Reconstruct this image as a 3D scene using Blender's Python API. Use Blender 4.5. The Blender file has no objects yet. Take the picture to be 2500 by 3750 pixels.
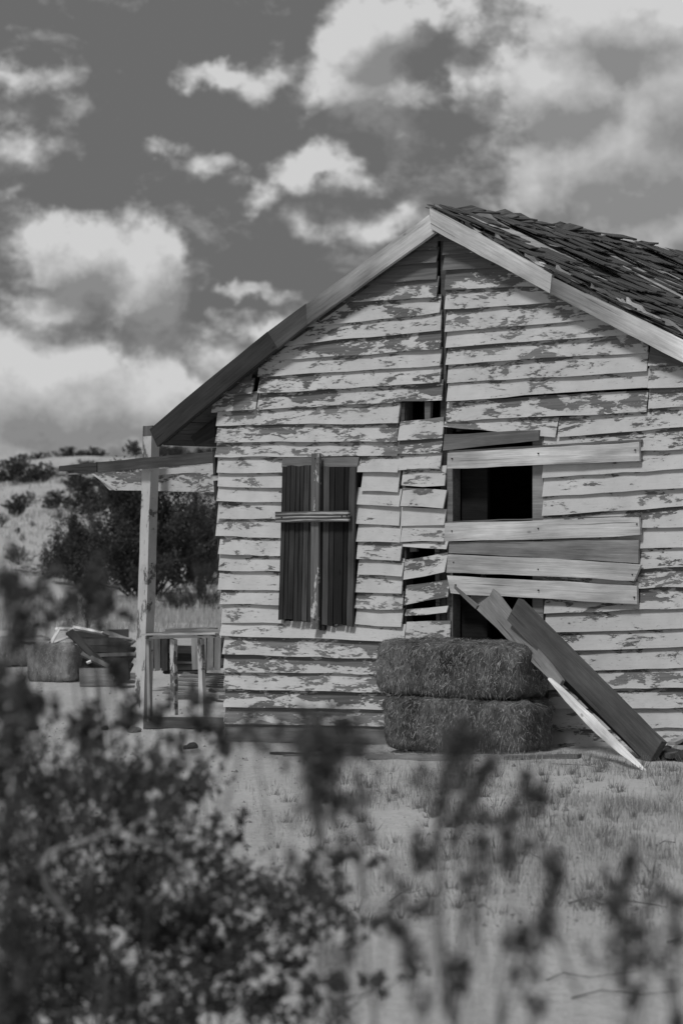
import bpy, math, random
import numpy as np
from mathutils import Vector, Matrix

random.seed(7)
RNG = np.random.default_rng(11)
S = bpy.context.scene
COL = S.collection
R = math.radians

# ------------------------------------------------------------------ camera
F = 8854.0                      # focal length in photo pixels (85 mm, 36 mm tall frame, 3750 px)
EYE = 1.62
cam_d = bpy.data.cameras.new('camera')
cam = bpy.data.objects.new('camera', cam_d)
COL.objects.link(cam)
cam.location = (0, 0, EYE)
cam.rotation_euler = (R(90), 0, 0)
cam_d.sensor_fit = 'VERTICAL'
cam_d.sensor_height = 36.0
cam_d.sensor_width = 24.0
cam_d.lens = 85.0
cam_d.clip_start = 0.1
cam_d.clip_end = 6000
cam_d.dof.use_dof = True
cam_d.dof.focus_distance = 16.3
cam_d.dof.aperture_fstop = 3.5
S.camera = cam

S.view_settings.view_transform = 'Standard'
S.view_settings.look = 'None'
S.view_settings.exposure = 0.0
S.view_settings.gamma = 1.0
S.view_settings.use_curve_mapping = False

# ------------------------------------------------------------------ node helper
class N:
    def __init__(s, tree):
        s.t = tree
    def __call__(s, kind, ins=None, **kw):
        n = s.t.nodes.new('ShaderNode' + kind)
        for k, v in kw.items():
            setattr(n, k, v)
        if ins:
            for k, v in ins.items():
                if hasattr(v, 'is_output'):
                    s.t.links.new(v, n.inputs[k])
                else:
                    n.inputs[k].default_value = v
        return n
    def m(s, op, a, b=None, c=None, clamp=False):
        ins = {0: a}
        if b is not None: ins[1] = b
        if c is not None: ins[2] = c
        return s('Math', ins, operation=op, use_clamp=clamp).outputs[0]
    def vm(s, op, a, b=None, scale=None):
        ins = {0: a}
        if b is not None: ins[1] = b
        n = s('VectorMath', ins, operation=op)
        if scale is not None: 
            if hasattr(scale, 'is_output'): s.t.links.new(scale, n.inputs['Scale'])
            else: n.inputs['Scale'].default_value = scale
        return n.outputs['Value'] if op in ('LENGTH', 'DISTANCE', 'DOT_PRODUCT') else n.outputs[0]
    def noise(s, v, scale, detail=4, rough=.55, dist=0.0, lac=2.0):
        return s('TexNoise', {'Vector': v, 'Scale': scale, 'Detail': detail, 'Roughness': rough,
                              'Distortion': dist, 'Lacunarity': lac}).outputs['Fac']
    def remap(s, v, a, b, c=0.0, d=1.0, kind='LINEAR'):
        n = s('MapRange', {'Value': v, 'From Min': a, 'From Max': b, 'To Min': c, 'To Max': d}, interpolation_type=kind)
        n.clamp = True
        return n.outputs[0]
    def mix(s, f, a, b):
        n = s('Mix', None, data_type='FLOAT')
        for i, v in ((0, f), (2, a), (3, b)):
            if hasattr(v, 'is_output'): s.t.links.new(v, n.inputs[i])
            else: n.inputs[i].default_value = v
        return n.outputs[0]

# ------------------------------------------------------------------ world: sky seen through a black and white film
SUN_AZ, SUN_EL = 216.0, 54.0     # the sun stands behind the camera's left shoulder
W = bpy.data.worlds.new('World')
S.world = W
W.use_nodes = True
W.node_tree.nodes.clear()

def cloud_group():
    g = bpy.data.node_groups.new('cloud_density', 'ShaderNodeTree')
    g.interface.new_socket('Vector', in_out='INPUT', socket_type='NodeSocketVector')
    g.interface.new_socket('Density', in_out='OUTPUT', socket_type='NodeSocketFloat')
    g.interface.new_socket('Body', in_out='OUTPUT', socket_type='NodeSocketFloat')
    n = N(g)
    gi = g.nodes.new('NodeGroupInput'); go = g.nodes.new('NodeGroupOutput')
    d0 = gi.outputs[0]
    w1 = n('TexNoise', {'Vector': d0, 'Scale': 26.0, 'Detail': 3.0, 'Roughness': .55}).outputs['Color']
    w2 = n('TexNoise', {'Vector': d0, 'Scale': 90.0, 'Detail': 5.0, 'Roughness': .65}).outputs['Color']
    o1 = n.vm('SCALE', n.vm('SUBTRACT', w1, (.5, .5, .5)), scale=.030)
    o2 = n.vm('SCALE', n.vm('SUBTRACT', w2, (.5, .5, .5)), scale=.016)
    d = n.vm('ADD', n.vm('ADD', d0, o1), o2)
    blobs = [  # px, py, rx, ry, amount : the cloud banks of the afternoon
        (300, 930, 240, 160, 1.2), (520, 1020, 130, 220, 1.2), (220, 1120, 260, 110, .75),
        (200, 1430, 450, 230, 1.3), (620, 1480, 350, 200, 1.2), (760, 1300, 180, 100, .6), (300, 1640, 600, 90, .9),
        (150, 300, 230, 75, .62), (290, 400, 110, 80, .5), (70, 520, 150, 110, .68), (290, 520, 110, 70, .4),
        (760, 235, 150, 65, .85), (950, 290, 170, 70, .6),
        (1370, 130, 200, 180, 1.3), (1340, 320, 220, 130, 1.15), (1560, 60, 240, 70, .8), (1450, 420, 150, 100, .55),
        (1740, 110, 90, 70, .8), (1690, 310, 70, 110, .7),
        (2080, 320, 350, 240, 1.45), (2300, 90, 430, 200, 1.5), (2300, 560, 480, 270, 1.35), (2480, 330, 300, 360, 1.5),
        (1950, 620, 260, 110, .6), (2400, 820, 400, 130, .9), (1850, 720, 160, 80, .6),
        (600, 520, 120, 65, .68), (800, 610, 130, 70, .7),
        (1180, 640, 230, 85, 1.0), (1130, 800, 170, 85, .75), (920, 720, 130, 65, .75),
        (1470, 560, 90, 160, .42), (1290, 530, 80, 60, .35),
        (900, 1075, 160, 42, .78), (1420, 830, 210, 85, .8), (1250, 950, 190, 80, .5),
        (990, 1200, 190, 75, .95), (770, 1160, 80, 60, .5), (50, 700, 70, 40, .5),
    ]
    tot = None
    for (px, py, rx, ry, am) in blobs:
        v = Vector(((px - 1250) / F, 1.0, (1875 - py) / F)).normalized()
        q = n.vm('MULTIPLY', n.vm('SUBTRACT', d, tuple(v)), (F / rx, 12.0, F / ry))
        l = n.vm('LENGTH', q)
        f = n.remap(l, 0.0, 1.75, am, 0.0, 'SMOOTHSTEP')
        tot = f if tot is None else n.m('SMOOTH_MAX', tot, f, .25)
    # away from the frame the same broken cloud goes on
    ax = n('SeparateXYZ', {0: d0})
    off = n.m('SUBTRACT', 1.0, n.vm('DOT_PRODUCT', d0, (0, .994, .106)))
    out = n.remap(off, .016, .05)
    sc = n.vm('MULTIPLY', d0, (1, 1, 1.5))
    gen = n.remap(n.noise(sc, 9.0, 3, .5), .40, .66, 0.0, 1.1)
    base = n.mix(out, tot, gen)
    sq = n.vm('MULTIPLY', d0, (1, 1, 1.5))
    fb = n.noise(sq, 30.0, 10, .60, .25)
    fine = n.noise(sq, 130.0, 7, .66, .6)
    calm = n.remap(base, .6, 1.4, 1.0, .55)
    dens = n.m('ADD', base, n.m('MULTIPLY', n.m('MULTIPLY', n.m('SUBTRACT', fb, .5), 1.45), calm))
    dens = n.m('ADD', dens, n.m('MULTIPLY', n.m('SUBTRACT', fine, .5), .40))
    dens = n.m('SUBTRACT', dens, .41)
    g.links.new(dens, go.inputs[0])
    g.links.new(base, go.inputs[1])
    return g

def build_world():
    n = N(W.node_tree)
    out = n('OutputWorld'); bg = n('Background')
    W.node_tree.links.new(bg.outputs[0], out.inputs[0])
    sky = n('TexSky', sky_type='NISHITA')
    sky.sun_disc = False
    sky.sun_elevation = R(SUN_EL)
    sky.sun_rotation = R(SUN_AZ)
    sky.air_density = 1.0; sky.dust_density = 1.0
    sep = n('SeparateColor', {0: sky.outputs[0]})
    clear = n.m('ADD', n.m('MULTIPLY', sep.outputs[0], .62), n.m('MULTIPLY', sep.outputs[1], .15))
    clear = n.m('MINIMUM', n.m('MULTIPLY', clear, .8), 1.45)
    co = n('TexCoord').outputs['Generated']
    g = cloud_group()
    a = W.node_tree.nodes.new('ShaderNodeGroup'); a.node_tree = g
    b = W.node_tree.nodes.new('ShaderNodeGroup'); b.node_tree = g
    W.node_tree.links.new(co, a.inputs[0])
    W.node_tree.links.new(n.vm('ADD', co, (-.004, 0, .012)), b.inputs[0])
    dens = a.outputs[0]
    alpha = n.m('POWER', n.remap(dens, -.13, .34, 0, 1), 1.1)
    lit = n.m('SUBTRACT', dens, b.outputs[0])
    core = n.remap(dens, .35, 1.2, 0, 1)
    fine = n.noise(n.vm('MULTIPLY', co, (1, 1, 1.5)), 60.0, 5, .5)
    body = n.m('SUBTRACT', a.outputs[1], b.outputs[1])
    br = n.m('ADD', n.m('ADD', 4.0, n.m('MULTIPLY', lit, 1.9)), n.m('MULTIPLY', body, 4.2))
    br = n.m('SUBTRACT', br, n.m('MULTIPLY', core, .55))
    br = n.m('ADD', br, n.m('MULTIPLY', n.m('SUBTRACT', fine, .5), 1.5))
    br = n.m('MINIMUM', n.m('MAXIMUM', br, 2.5), 6.2)
    val = n.mix(alpha, clear, br)
    z = n('SeparateXYZ', {0: co}).outputs[2]
    val = n.mix(n.remap(z, -.06, -.01, 1.0, 0.0), val, 1.6)     # below the horizon: the far desert
    W.node_tree.links.new(n('CombineColor', {0: val, 1: val, 2: val}).outputs[0], bg.inputs[0])
    bg.inputs[1].default_value = 0.10
build_world()
W.cycles.sampling_method = 'MANUAL'
W.cycles.sample_map_resolution = 512

sd = bpy.data.lights.new('sun', 'SUN')
sun = bpy.data.objects.new('sun', sd)
COL.objects.link(sun)
sd.energy = 2.0
sd.angle = R(11)
sd.color = (1, 1, 1)
az = R(SUN_AZ)                    # clockwise from +Y
sv = Vector((math.sin(az) * math.cos(R(SUN_EL)), math.cos(az) * math.cos(R(SUN_EL)), math.sin(R(SUN_EL))))
sun.rotation_euler = sv.to_track_quat('Z', 'Y').to_euler()

# ------------------------------------------------------------------ object helpers
def tag(o, label=None, cat=None, group=None, kind=None, **kw):
    if label: o['label'] = label
    if cat: o['category'] = cat
    if group: o['group'] = group
    if kind: o['kind'] = kind
    for k, v in kw.items(): o[k] = v
    return o

def new(name, verts, faces, mat, parent=None, M=None, smooth=False, **props):
    me = bpy.data.meshes.new(name)
    if isinstance(verts, np.ndarray): verts = verts.tolist()
    if isinstance(faces, np.ndarray): faces = faces.tolist()
    me.from_pydata(verts, [], faces)
    if smooth:
        me.polygons.foreach_set('use_smooth', [True] * len(me.polygons))
    me.update()
    if mat: me.materials.append(mat)
    o = bpy.data.objects.new(name, me)
    COL.objects.link(o)
    if parent is not None: o.parent = parent
    if M is not None: o.matrix_basis = M
    for k, v in props.items(): o[k] = v
    return o

def empty(name, loc, rz=0.0, parent=None):
    o = bpy.data.objects.new(name, None)
    o.empty_display_size = .2
    COL.objects.link(o)
    o.location = loc; o.rotation_euler = (0, 0, rz)
    if parent is not None: o.parent = parent
    return o

def frame(origin, x, z):
    x = Vector(x).normalized(); z = Vector(z)
    y = z.cross(x).normalized(); z = x.cross(y).normalized()
    M = Matrix((x, y, z)).transposed().to_4x4()
    M.translation = Vector(origin)
    return M

def plank_geo(L, tl, bl, tr, br, t, seg=None, rough=.002, zt=(0, 0), zb=(0, 0), bow=0.0, seed=0, endr=.004, belly=0.0):
    """board along local x; its face looks to +z.  tl/bl, tr/br: y of the top and bottom edge at each end;
       zt, zb: how far the face's top and bottom edge stands out at the left and right end"""
    r = random.Random(seed)
    if seg is None: seg = max(2, min(14, int(L / .14)))
    V, Fc = [], []
    for i in range(seg + 1):
        f = i / seg
        x = f * L
        e = (i == 0 or i == seg)
        x1 = x + (r.uniform(-endr, endr) if e else 0); x2 = x + (r.uniform(-endr, endr) if e else 0)
        b = bow * math.sin(math.pi * f)
        bb = belly * .5 * math.sin(math.pi * f)
        yt = tl + (tr - tl) * f + r.uniform(-rough, rough) + b + bb
        yb = bl + (br - bl) * f + r.uniform(-rough, rough) + b - bb
        z1 = zt[0] + (zt[1] - zt[0]) * f; z2 = zb[0] + (zb[1] - zb[0]) * f
        w = r.uniform(-rough, rough) * .6
        V += [(x1, yt, z1 + w), (x2, yb, z2 + w), (x2, yb, z2 - t + w), (x1, yt, z1 - t + w)]
    for i in range(seg):
        a = 4 * i; c = a + 4
        for k in range(4):
            k2 = (k + 1) % 4
            Fc.append((a + k, a + k2, c + k2, c + k))
    n = 4 * seg
    Fc += [(3, 2, 1, 0), (n, n + 1, n + 2, n + 3)]
    return V, Fc

PK = [0]
def plank(name, A, B, width, thick, up, mat, parent=None, w2=None, rough=.0025, bow=0.0, seg=None, endr=.006, belly=0.0, **props):
    """a board from A to B; 'up' is the direction its broad face looks"""
    A = Vector(A); B = Vector(B); PK[0] += 1
    L = (B - A).length
    w2 = width if w2 is None else w2
    V, Fc = plank_geo(L, width / 2, -width / 2, w2 / 2, -w2 / 2, thick, seg, rough, bow=bow, seed=PK[0] * 13 + 5, endr=endr, belly=belly)
    props.setdefault('tone', .3); props.setdefault('wear', .5)
    return new(name, V, Fc, mat, parent, frame(A, B - A, up), **props)

# ------------------------------------------------------------------ materials (all grey: the film has no colour)
def mat(name, rough=.9, spec=.15):
    m = bpy.data.materials.new(name)
    m.use_nodes = True
    t = m.node_tree
    b = t.nodes['Principled BSDF']
    b.inputs['Roughness'].default_value = rough
    b.inputs['Specular IOR Level'].default_value = spec
    return m, N(t), b

def setcol(n, b, val):
    n.t.links.new(n('CombineColor', {0: val, 1: val, 2: val}).outputs[0], b.inputs['Base Color'])

def setbump(n, b, h, strength, dist):
    bp = n('Bump', {'Height': h, 'Strength': strength, 'Distance': dist})
    n.t.links.new(bp.outputs[0], b.inputs['Normal'])

def coords(n):
    co = n('TexCoord').outputs['Object']
    rnd = n('ObjectInfo').outputs['Random']
    off = n('CombineXYZ', {0: n.m('MULTIPLY', rnd, 71.3), 1: n.m('MULTIPLY', rnd, 17.9), 2: n.m('MULTIPLY', rnd, 43.1)}).outputs[0]
    return n.vm('ADD', co, off), rnd

def attr(n, name):
    return n('Attribute', None, attribute_type='OBJECT', attribute_name=name).outputs['Fac']

def grain(n, p, s=1.0):
    q = n.vm('MULTIPLY', p, (1.6 * s, 34 * s, 34 * s))
    g1 = n.noise(q, 1.6, 5, .6, .5)
    q2 = n.vm('MULTIPLY', p, (3.5 * s, 120 * s, 120 * s))
    g2 = n.noise(q2, 1.5, 4, .65)
    return g1, g2

def knots(n, p):
    q = n.vm('MULTIPLY', p, (1.0, 2.2, .2))
    v = n('TexVoronoi', {'Vector': q, 'Scale': 3.1, 'Randomness': 1.0}).outputs['Distance']
    k = n.remap(v, .03, .085, 1.0, 0.0, 'SMOOTHSTEP')
    ring = n.remap(v, .0, .13, 1.0, 0.0, 'SMOOTHSTEP')
    return k, ring

def make_painted():
    m, n, b = mat('peeling_paint', .82, .12)
    p, rnd = coords(n)
    wear = attr(n, 'wear')
    g1, g2 = grain(n, p)
    a = n.noise(n.vm('MULTIPLY', p, (4.0, 12, 3.0)), 1.0, 8, .64, .5)
    c = n.noise(n.vm('MULTIPLY', p, (18, 60, 10)), 1.0, 5, .66, .3)
    f = n.noise(n.vm('MULTIPLY', p, (26, 190, 20)), 1.0, 3, .6)
    fld = n.m('ADD', n.m('ADD', n.m('MULTIPLY', a, .72), n.m('MULTIPLY', c, .33)), n.m('MULTIPLY', f, .11))
    fld = n.m('SUBTRACT', fld, n.m('MULTIPLY', n('SeparateXYZ', {0: n('TexCoord').outputs['Object']}).outputs[1], .55))
    # wear 0..1 moves the line between paint and bare timber
    thr = n.m('ADD', n.m('MULTIPLY', wear, .30), .44)
    dlt = n.m('SUBTRACT', fld, thr)
    paint = n.remap(dlt, -.004, .010)
    thin = n.remap(dlt, .0, .07)                       # paint gets thinner and dirtier towards its broken edge
    dirt = n.noise(p, 5.0, 5, .6)
    spots = n.remap(n.noise(n.vm('MULTIPLY', p, (30, 70, 30)), 1.0, 3, .6), .66, .72)
    pc = n.m('ADD', .57, n.m('MULTIPLY', n.m('SUBTRACT', dirt, .5), .30))
    pc = n.m('ADD', pc, n.m('MULTIPLY', n.m('SUBTRACT', g2, .5), .10))
    pc = n.m('MULTIPLY', pc, n.mix(thin, .86, 1.0))
    pc = n.m('MULTIPLY', pc, n.mix(spots, 1.0, .62))
    wc = n.m('ADD', .165, n.m('MULTIPLY', n.m('SUBTRACT', g1, .5), .26))
    wc = n.m('ADD', wc, n.m('MULTIPLY', n.m('SUBTRACT', g2, .5), .10))
    k, ring = knots(n, p)
    wc = n.m('MULTIPLY', wc, n.mix(k, 1.0, .45))
    wc = n.m('MULTIPLY', wc, n.mix(rnd, .8, 1.25))
    setcol(n, b, n.mix(paint, wc, pc))
    h = n.m('ADD', n.m('MULTIPLY', paint, 1.0), n.m('MULTIPLY', g2, .35))
    h = n.m('ADD', h, n.m('MULTIPLY', g1, .35))
    setbump(n, b, h, .9, .003)
    return m

def make_wood():
    m, n, b = mat('weathered_timber', .85, .12)
    p, rnd = coords(n)
    tone = attr(n, 'tone')
    g1, g2 = grain(n, p)
    k, ring = knots(n, p)
    big = n.noise(n.vm('MULTIPLY', p, (1.4, 4, 4)), 1.6, 4, .55)
    f = n.m('ADD', 1.0, n.m('MULTIPLY', n.m('SUBTRACT', g1, .5), 1.0))
    f = n.m('MULTIPLY', f, n.m('ADD', 1.0, n.m('MULTIPLY', n.m('SUBTRACT', g2, .5), .7)))
    f = n.m('MULTIPLY', f, n.m('ADD', 1.0, n.m('MULTIPLY', n.m('SUBTRACT', big, .5), 1.7)))
    f = n.m('MULTIPLY', f, n.mix(k, 1.0, .5))
    crack = n.remap(n.noise(n.vm('MULTIPLY', p, (1.2, 60, 60)), 1.0, 3, .5), .66, .72)
    f = n.m('MULTIPLY', f, n.mix(crack, 1.0, .45))
    tone = n.m('ADD', tone, n.m('MULTIPLY', attr(n, 'fade'), n('SeparateXYZ', {0: n('TexCoord').outputs['Object']}).outputs[0]))
    setcol(n, b, n.m('MAXIMUM', n.m('MULTIPLY', f, tone), .012))
    h = n.m('SUBTRACT', n.m('ADD', g1, n.m('MULTIPLY', g2, .5)), crack)
    setbump(n, b, h, .7, .003)
    return m

def make_streaked():
    """dark timber whose grain stands out in pale ribs"""
    m, n, b = mat('streaked_timber', .85, .1)
    p, rnd = coords(n)
    tone = attr(n, 'tone')
    q = n.vm('MULTIPLY', p, (1.3, 11, 6))
    wv = n('TexWave', {'Vector': q, 'Scale': 1.0, 'Distortion': 7.0, 'Detail': 4.0, 'Detail Scale': 1.1, 'Detail Roughness': .6},
           wave_type='BANDS', bands_direction='Y').outputs['Fac']
    g1, g2 = grain(n, p)
    f = n.m('ADD', .5, n.m('MULTIPLY', n.m('POWER', n.m('MULTIPLY', wv, n.m('ADD', g1, .4)), 3.0), 3.0))
    f = n.m('MULTIPLY', f, n.m('ADD', .6, n.m('MULTIPLY', g1, .8)))
    setcol(n, b, n.m('MULTIPLY', f, tone))
    setbump(n, b, n.m('ADD', wv, g2), .7, .003)
    return m

def make_flat(name, lo, hi, scale=6.0, stretch=(1, 1, 1), rough=.95, bump=0.0, detail=5):
    m, n, b = mat(name, rough, .08)
    p, rnd = coords(n)
    q = n.vm('MULTIPLY', p, stretch)
    f = n.noise(q, scale, detail, .6)
    setcol(n, b, n.remap(f, .3, .7, lo, hi))
    if bump: setbump(n, b, f, .8, bump)
    return m

def make_ground():
    m, n, b = mat('desert_ground', .96, .05)
    p = n('TexCoord').outputs['Object']
    pn = n.vm('MULTIPLY', p, (1, .45, 1))
    big = n.noise(p, .22, 4, .55)
    mid = n.noise(pn, 1.5, 5, .6)
    fin = n.noise(p, 16.0, 6, .68)
    peb = n('TexVoronoi', {'Vector': p, 'Scale': 38.0}).outputs['Distance']
    spk = n.remap(n.noise(p, 55.0, 3, .6), .62, .72)
    f = n.m('ADD', .485, n.m('MULTIPLY', n.m('SUBTRACT', big, .5), .10))
    f = n.m('ADD', f, n.m('MULTIPLY', n.m('SUBTRACT', mid, .5), .26))
    f = n.m('ADD', f, n.m('MULTIPLY', n.m('SUBTRACT', fin, .5), .26))
    f = n.m('MULTIPLY', f, n.mix(spk, 1.0, .62))
    setcol(n, b, n.m('MAXIMUM', f, .06))
    h = n.m('ADD', n.m('MULTIPLY', fin, 1.0), n.m('MULTIPLY', mid, 1.6))
    h = n.m('ADD', h, n.m('MULTIPLY', peb, .25))
    setbump(n, b, h, .8, .035)
    return m

def make_leaf(name, lo, hi, trans=.15, pw=1.0):
    m, n, b = mat(name, .75, .2)
    g = n('NewGeometry')
    rnd = g.outputs['Random Per Island']
    setcol(n, b, n.remap(n.m('POWER', rnd, pw), 0, 1, lo, hi))
    tr = n('BsdfTranslucent', {'Color': (hi, hi, hi, 1)})
    mx = n('MixShader', {0: trans, 1: b.outputs[0], 2: tr.outputs[0]})
    n.t.links.new(mx.outputs[0], n.t.nodes['Material Output'].inputs['Surface'])
    return m

M_PAINT = make_painted()
M_WOOD = make_wood()
M_STREAK = make_streaked()
M_GROUND = make_ground()
M_SHINGLE = make_flat('old_shingle', .012, .17, 1.4, (26, 2.2, 8), .9, .003)
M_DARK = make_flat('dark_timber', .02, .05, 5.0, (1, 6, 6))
M_STONE = make_flat('stone', .16, .36, 9.0, bump=.006)
M_DIRTCLOD = make_flat('dark_clod', .03, .07, 12.0, bump=.006)
M_HAYCORE = make_flat('packed_hay', .02, .21, 7.0, (1, 1, .35), bump=.012)
M_HAYPALE = make_flat('pale_packed_hay', .10, .38, 9.0, (1, 1, .35), bump=.012)
M_STRAW = make_leaf('straw', .05, .60, .1, 3.2)
M_STRAW_PALE = make_leaf('pale_straw', .10, .60, .1, 2.0)
M_LEAF = make_leaf('creosote_leaf', .030, .095, .2)
M_LEAF_NEAR = make_leaf('near_creosote_leaf', .03, .15, .25)
M_LEAF_SPRIG = make_leaf('sprig_creosote_leaf', .035, .17, .3)  # leaves of the blurred sprays, a little lighter than the other near bushes
M_LEAF_GREY = make_leaf('grey_brush_leaf', .07, .17)
M_STEM = make_flat('bush_stem', .05, .12, 8.0)
M_PALE_STEM = make_flat('pale_dry_stem', .20, .40, 8.0)
M_GRASS = make_leaf('dry_grass', .30, .60, .3)
M_GRASS_DARK = make_leaf('dark_dry_grass', .16, .36, .25)
M_NAIL = make_flat('rusty_nail', .02, .04)

# ------------------------------------------------------------------ ground: one sheet to the horizon
prof_y = [-3000, 20, 27, 36, 44, 52, 60, 80, 100, 125, 170, 300, 900, 3000]
prof_z = [-.02, -.02, .0, .06, .16, .55, 1.22, 2.30, 3.40, 3.55, 3.0, 2.0, 1.0, .5]
_sd = np.random.default_rng(5)
_waves = [(_sd.uniform(0, 2 * math.pi), _sd.uniform(0, 6.28), k) for k in (.18, .31, .5, .8, 1.3, 2.1, 3.4) for _ in range(3)]
def ground_z(x, y):
    x = np.asarray(x, float); y = np.asarray(y, float)
    z = np.interp(y + .03 * x * (np.abs(x) < 200), prof_y, prof_z)
    z = z + .05 * np.clip(x, -2.5, 2.6) * np.clip((25 - y) / 6, 0, 1) * (y > -20)
    rr = np.zeros(np.broadcast(x, y).shape)
    for a, ph, k in _waves:
        rr = rr + np.sin((x * math.cos(a) + y * math.sin(a)) * k + ph) / k
    amp = np.interp(y, [0, 13, 16, 22, 40, 80, 200], [.010, .006, .004, .008, .02, .028, .05])
    z = z + rr * amp
    far = np.clip((np.abs(x) - 60) / 400, 0, 1)
    return z + far * 3.0 * np.sin(x * .011 + 1.3) * np.clip((y - 30) / 80, 0, 1)
def gz(x, y): return float(ground_z(x, y))

def build_ground():
    n = 400
    s = np.linspace(-1, 1, n)
    k = 6.4
    ax = np.sinh(s * k) / math.sinh(k) * 2600
    X, Y = np.meshgrid(ax, ax + 14.0, indexing='ij')
    Z = ground_z(X, Y)
    fx = RNG.normal(0, 1, X.shape)
    near = (np.abs(X) < 12) & (Y > 3) & (Y < 40)
    Z = Z + fx * .004 * near
    V = np.stack([X, Y, Z], -1).reshape(-1, 3)
    I = np.arange(n * n).reshape(n, n)
    Q = np.stack([I[:-1, :-1], I[1:, :-1], I[1:, 1:], I[:-1, 1:]], -1).reshape(-1, 4)
    o = new('ground', V, Q, M_GROUND, smooth=True)
    tag(o, kind='structure')
build_ground()

def ray(px, py):
    return Vector(((px - 1250) / F, 1.0, (1875 - py) / F))
def at(px, py, Z):
    v = ray(px, py) * Z
    return Vector((v.x, v.y, v.z + EYE))
def gp(px, Z):
    """point of the ground at distance Z on the sight line of column px"""
    x = (px - 1250) / F * Z
    return Vector((x, Z, gz(x, Z)))
def gpy(px, py):
    """where the sight line meets the ground"""
    d = ray(px, py); t = 4.0
    while t < 400:
        p = d * t
        if p.z + EYE < gz(p.x, p.y): break
        t += .04 if t < 40 else .2
    return Vector((p.x, p.y, gz(p.x, p.y)))

# ------------------------------------------------------------------ the shack
ANG = R(35.0)
D0 = 16.2
O = Vector(((1572 - 1250) / F * D0, D0, 0.0))           # foot of the gable's middle
UX = Vector((math.cos(ANG), -math.sin(ANG), 0))          # along the gable wall, to the right and nearer
BX = Vector((math.sin(ANG), math.cos(ANG), 0))           # along the ridge, away
shack = empty('shack', O, -ANG)
tag(shack, 'derelict clapboard shack with peeling white paint, shingle roof and boarded openings', 'shack')
def loc(px, py, v):
    """(u, w) on the plane standing v metres out of the gable wall"""
    d = ray(px, py); c = Vector((0, 0, EYE))
    t = (BX.dot(O) - v) / BX.dot(d)
    p = c + d * t
    q = p - O
    return UX.dot(q), p.z
def z1(x, y): return 700 + x * .6378, 700 + y * .6378     # measurements off enlarged crops of the photograph
def z2(x, y): return 1500 + x * .6378, 700 + y * .6378
def z3(x, y): return 700 + x * .6378, 1600 + y * .6378
def z4(x, y): return 1500 + x * .6378, 1600 + y * .6378

QS = [100]
def quad(name, tl, tr, br, bl, v, thick, m, parent=None, vt=None, vb=None, rough=.0025, bow=0.0, seg=None, endr=.004, ext=0.0, **props):
    """board on the gable wall from its four corners; vt/vb: how far its top and bottom edge stand out"""
    parent = parent or shack
    c = [Vector((loc(*p, v)[0], 0, loc(*p, v)[1])) for p in (tl, tr, br, bl)]
    A = (c[0] + c[3]) / 2; B = (c[1] + c[2]) / 2
    QS[0] += 1
    M = frame(A + Vector((0, -v, 0)), B - A, (0, -1, 0))
    Mi = M.inverted()
    l = [Mi @ Vector((p.x, -v, p.z)) for p in c]
    L = (B - A).length
    vt = (v, v) if vt is None else (vt if isinstance(vt, tuple) else (vt, vt))
    vb = (v, v) if vb is None else (vb if isinstance(vb, tuple) else (vb, vb))
    V, Fc = plank_geo(L, l[0].y + ext, l[3].y, l[1].y + ext, l[2].y, thick, seg, rough,
                      zt=(vt[0] - v, vt[1] - v), zb=(vb[0] - v, vb[1] - v), bow=bow, seed=QS[0] * 7 + 1, endr=endr)
    # skewed ends
    V = [(x + (l[0].x * (y > 0) + l[3].x * (y <= 0)) * (1 - x / L) + ((l[1].x - L) * (y > 0) + (l[2].x - L) * (y <= 0)) * (x / L), y, z) for (x, y, z) in V]
    props.setdefault('tone', .3); props.setdefault('wear', .35)
    return new(name, V, Fc, m, parent, M, **props)

def clap(tl, tr, br, bl, wear=.35, out=0.0, **kw):
    QS[0] += 0
    r = random.Random(QS[0] + 77)
    a, b_ = r.uniform(.030, .044), r.uniform(.030, .044)
    kw.setdefault('rough', .0042)
    return quad('clapboard', tl, tr, br, bl, .030, .014, M_PAINT, vt=.008 + out, vb=(a + out, b_ + out), ext=.018, wear=wear, bow=r.uniform(-.004, .004), **kw)

def stack(rows, Z, first_top, extend_r=None):
    """rows: (lower left, lower right, wear); each board's top follows the edge of the board above it"""
    up = first_top
    for (l, r, wr) in rows:
        (ux0, uy0), (ux1, uy1) = up
        s = (uy1 - uy0) / (ux1 - ux0)
        tl = (l[0], uy0 + s * (l[0] - ux0)); tr = (r[0], uy0 + s * (r[0] - ux0))
        clap(Z(*tl), Z(*tr), Z(*r), Z(*l), wr)
        up = (l, r)

# gable, left of the crack
stack([((1250, 343), (1408, 333), .78), ((1150, 430), (1410, 412), .98), ((1000, 540), (1405, 505), .98),
       ((860, 640), (1412, 610), .62), ((670, 778), (1425, 697), .42), ((540, 885), (1430, 800), .30),
       ((420, 975), (1430, 905), .46), ((385, 1067), (1430, 1003), .27), ((385, 1162), (1425, 1095), .40),
       ((380, 1253), (1440, 1197), .42)], z1, ((1385, 245), (1410, 243)))
stack([((150, 1180), (352, 1162), .55), ((120, 1275), (376, 1250), .50)], z1, ((270, 1098), (350, 1088)))
clap(z1(290, 1062), z1(345, 1020), z1(345, 1088), z1(255, 1103), .8)
stack([((140, 1345), (1190, 1335), .34), ((145, 1443), (1183, 1440), .40), ((140, 1527), (1185, 1520), .38),
       ((148, 1619), (1190, 1614), .25)], z1, ((120, 1275), (1190, 1215)))
# narrow column beside the crack
stack([((1190, 1432), (1440, 1420), .33), ((1185, 1512), (1435, 1503), .5), ((1190, 1601), (1430, 1593), .22),
       ((1205, 1691), (1455, 1691), .25)], z1, ((1190, 1338), (1440, 1310)))
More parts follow.
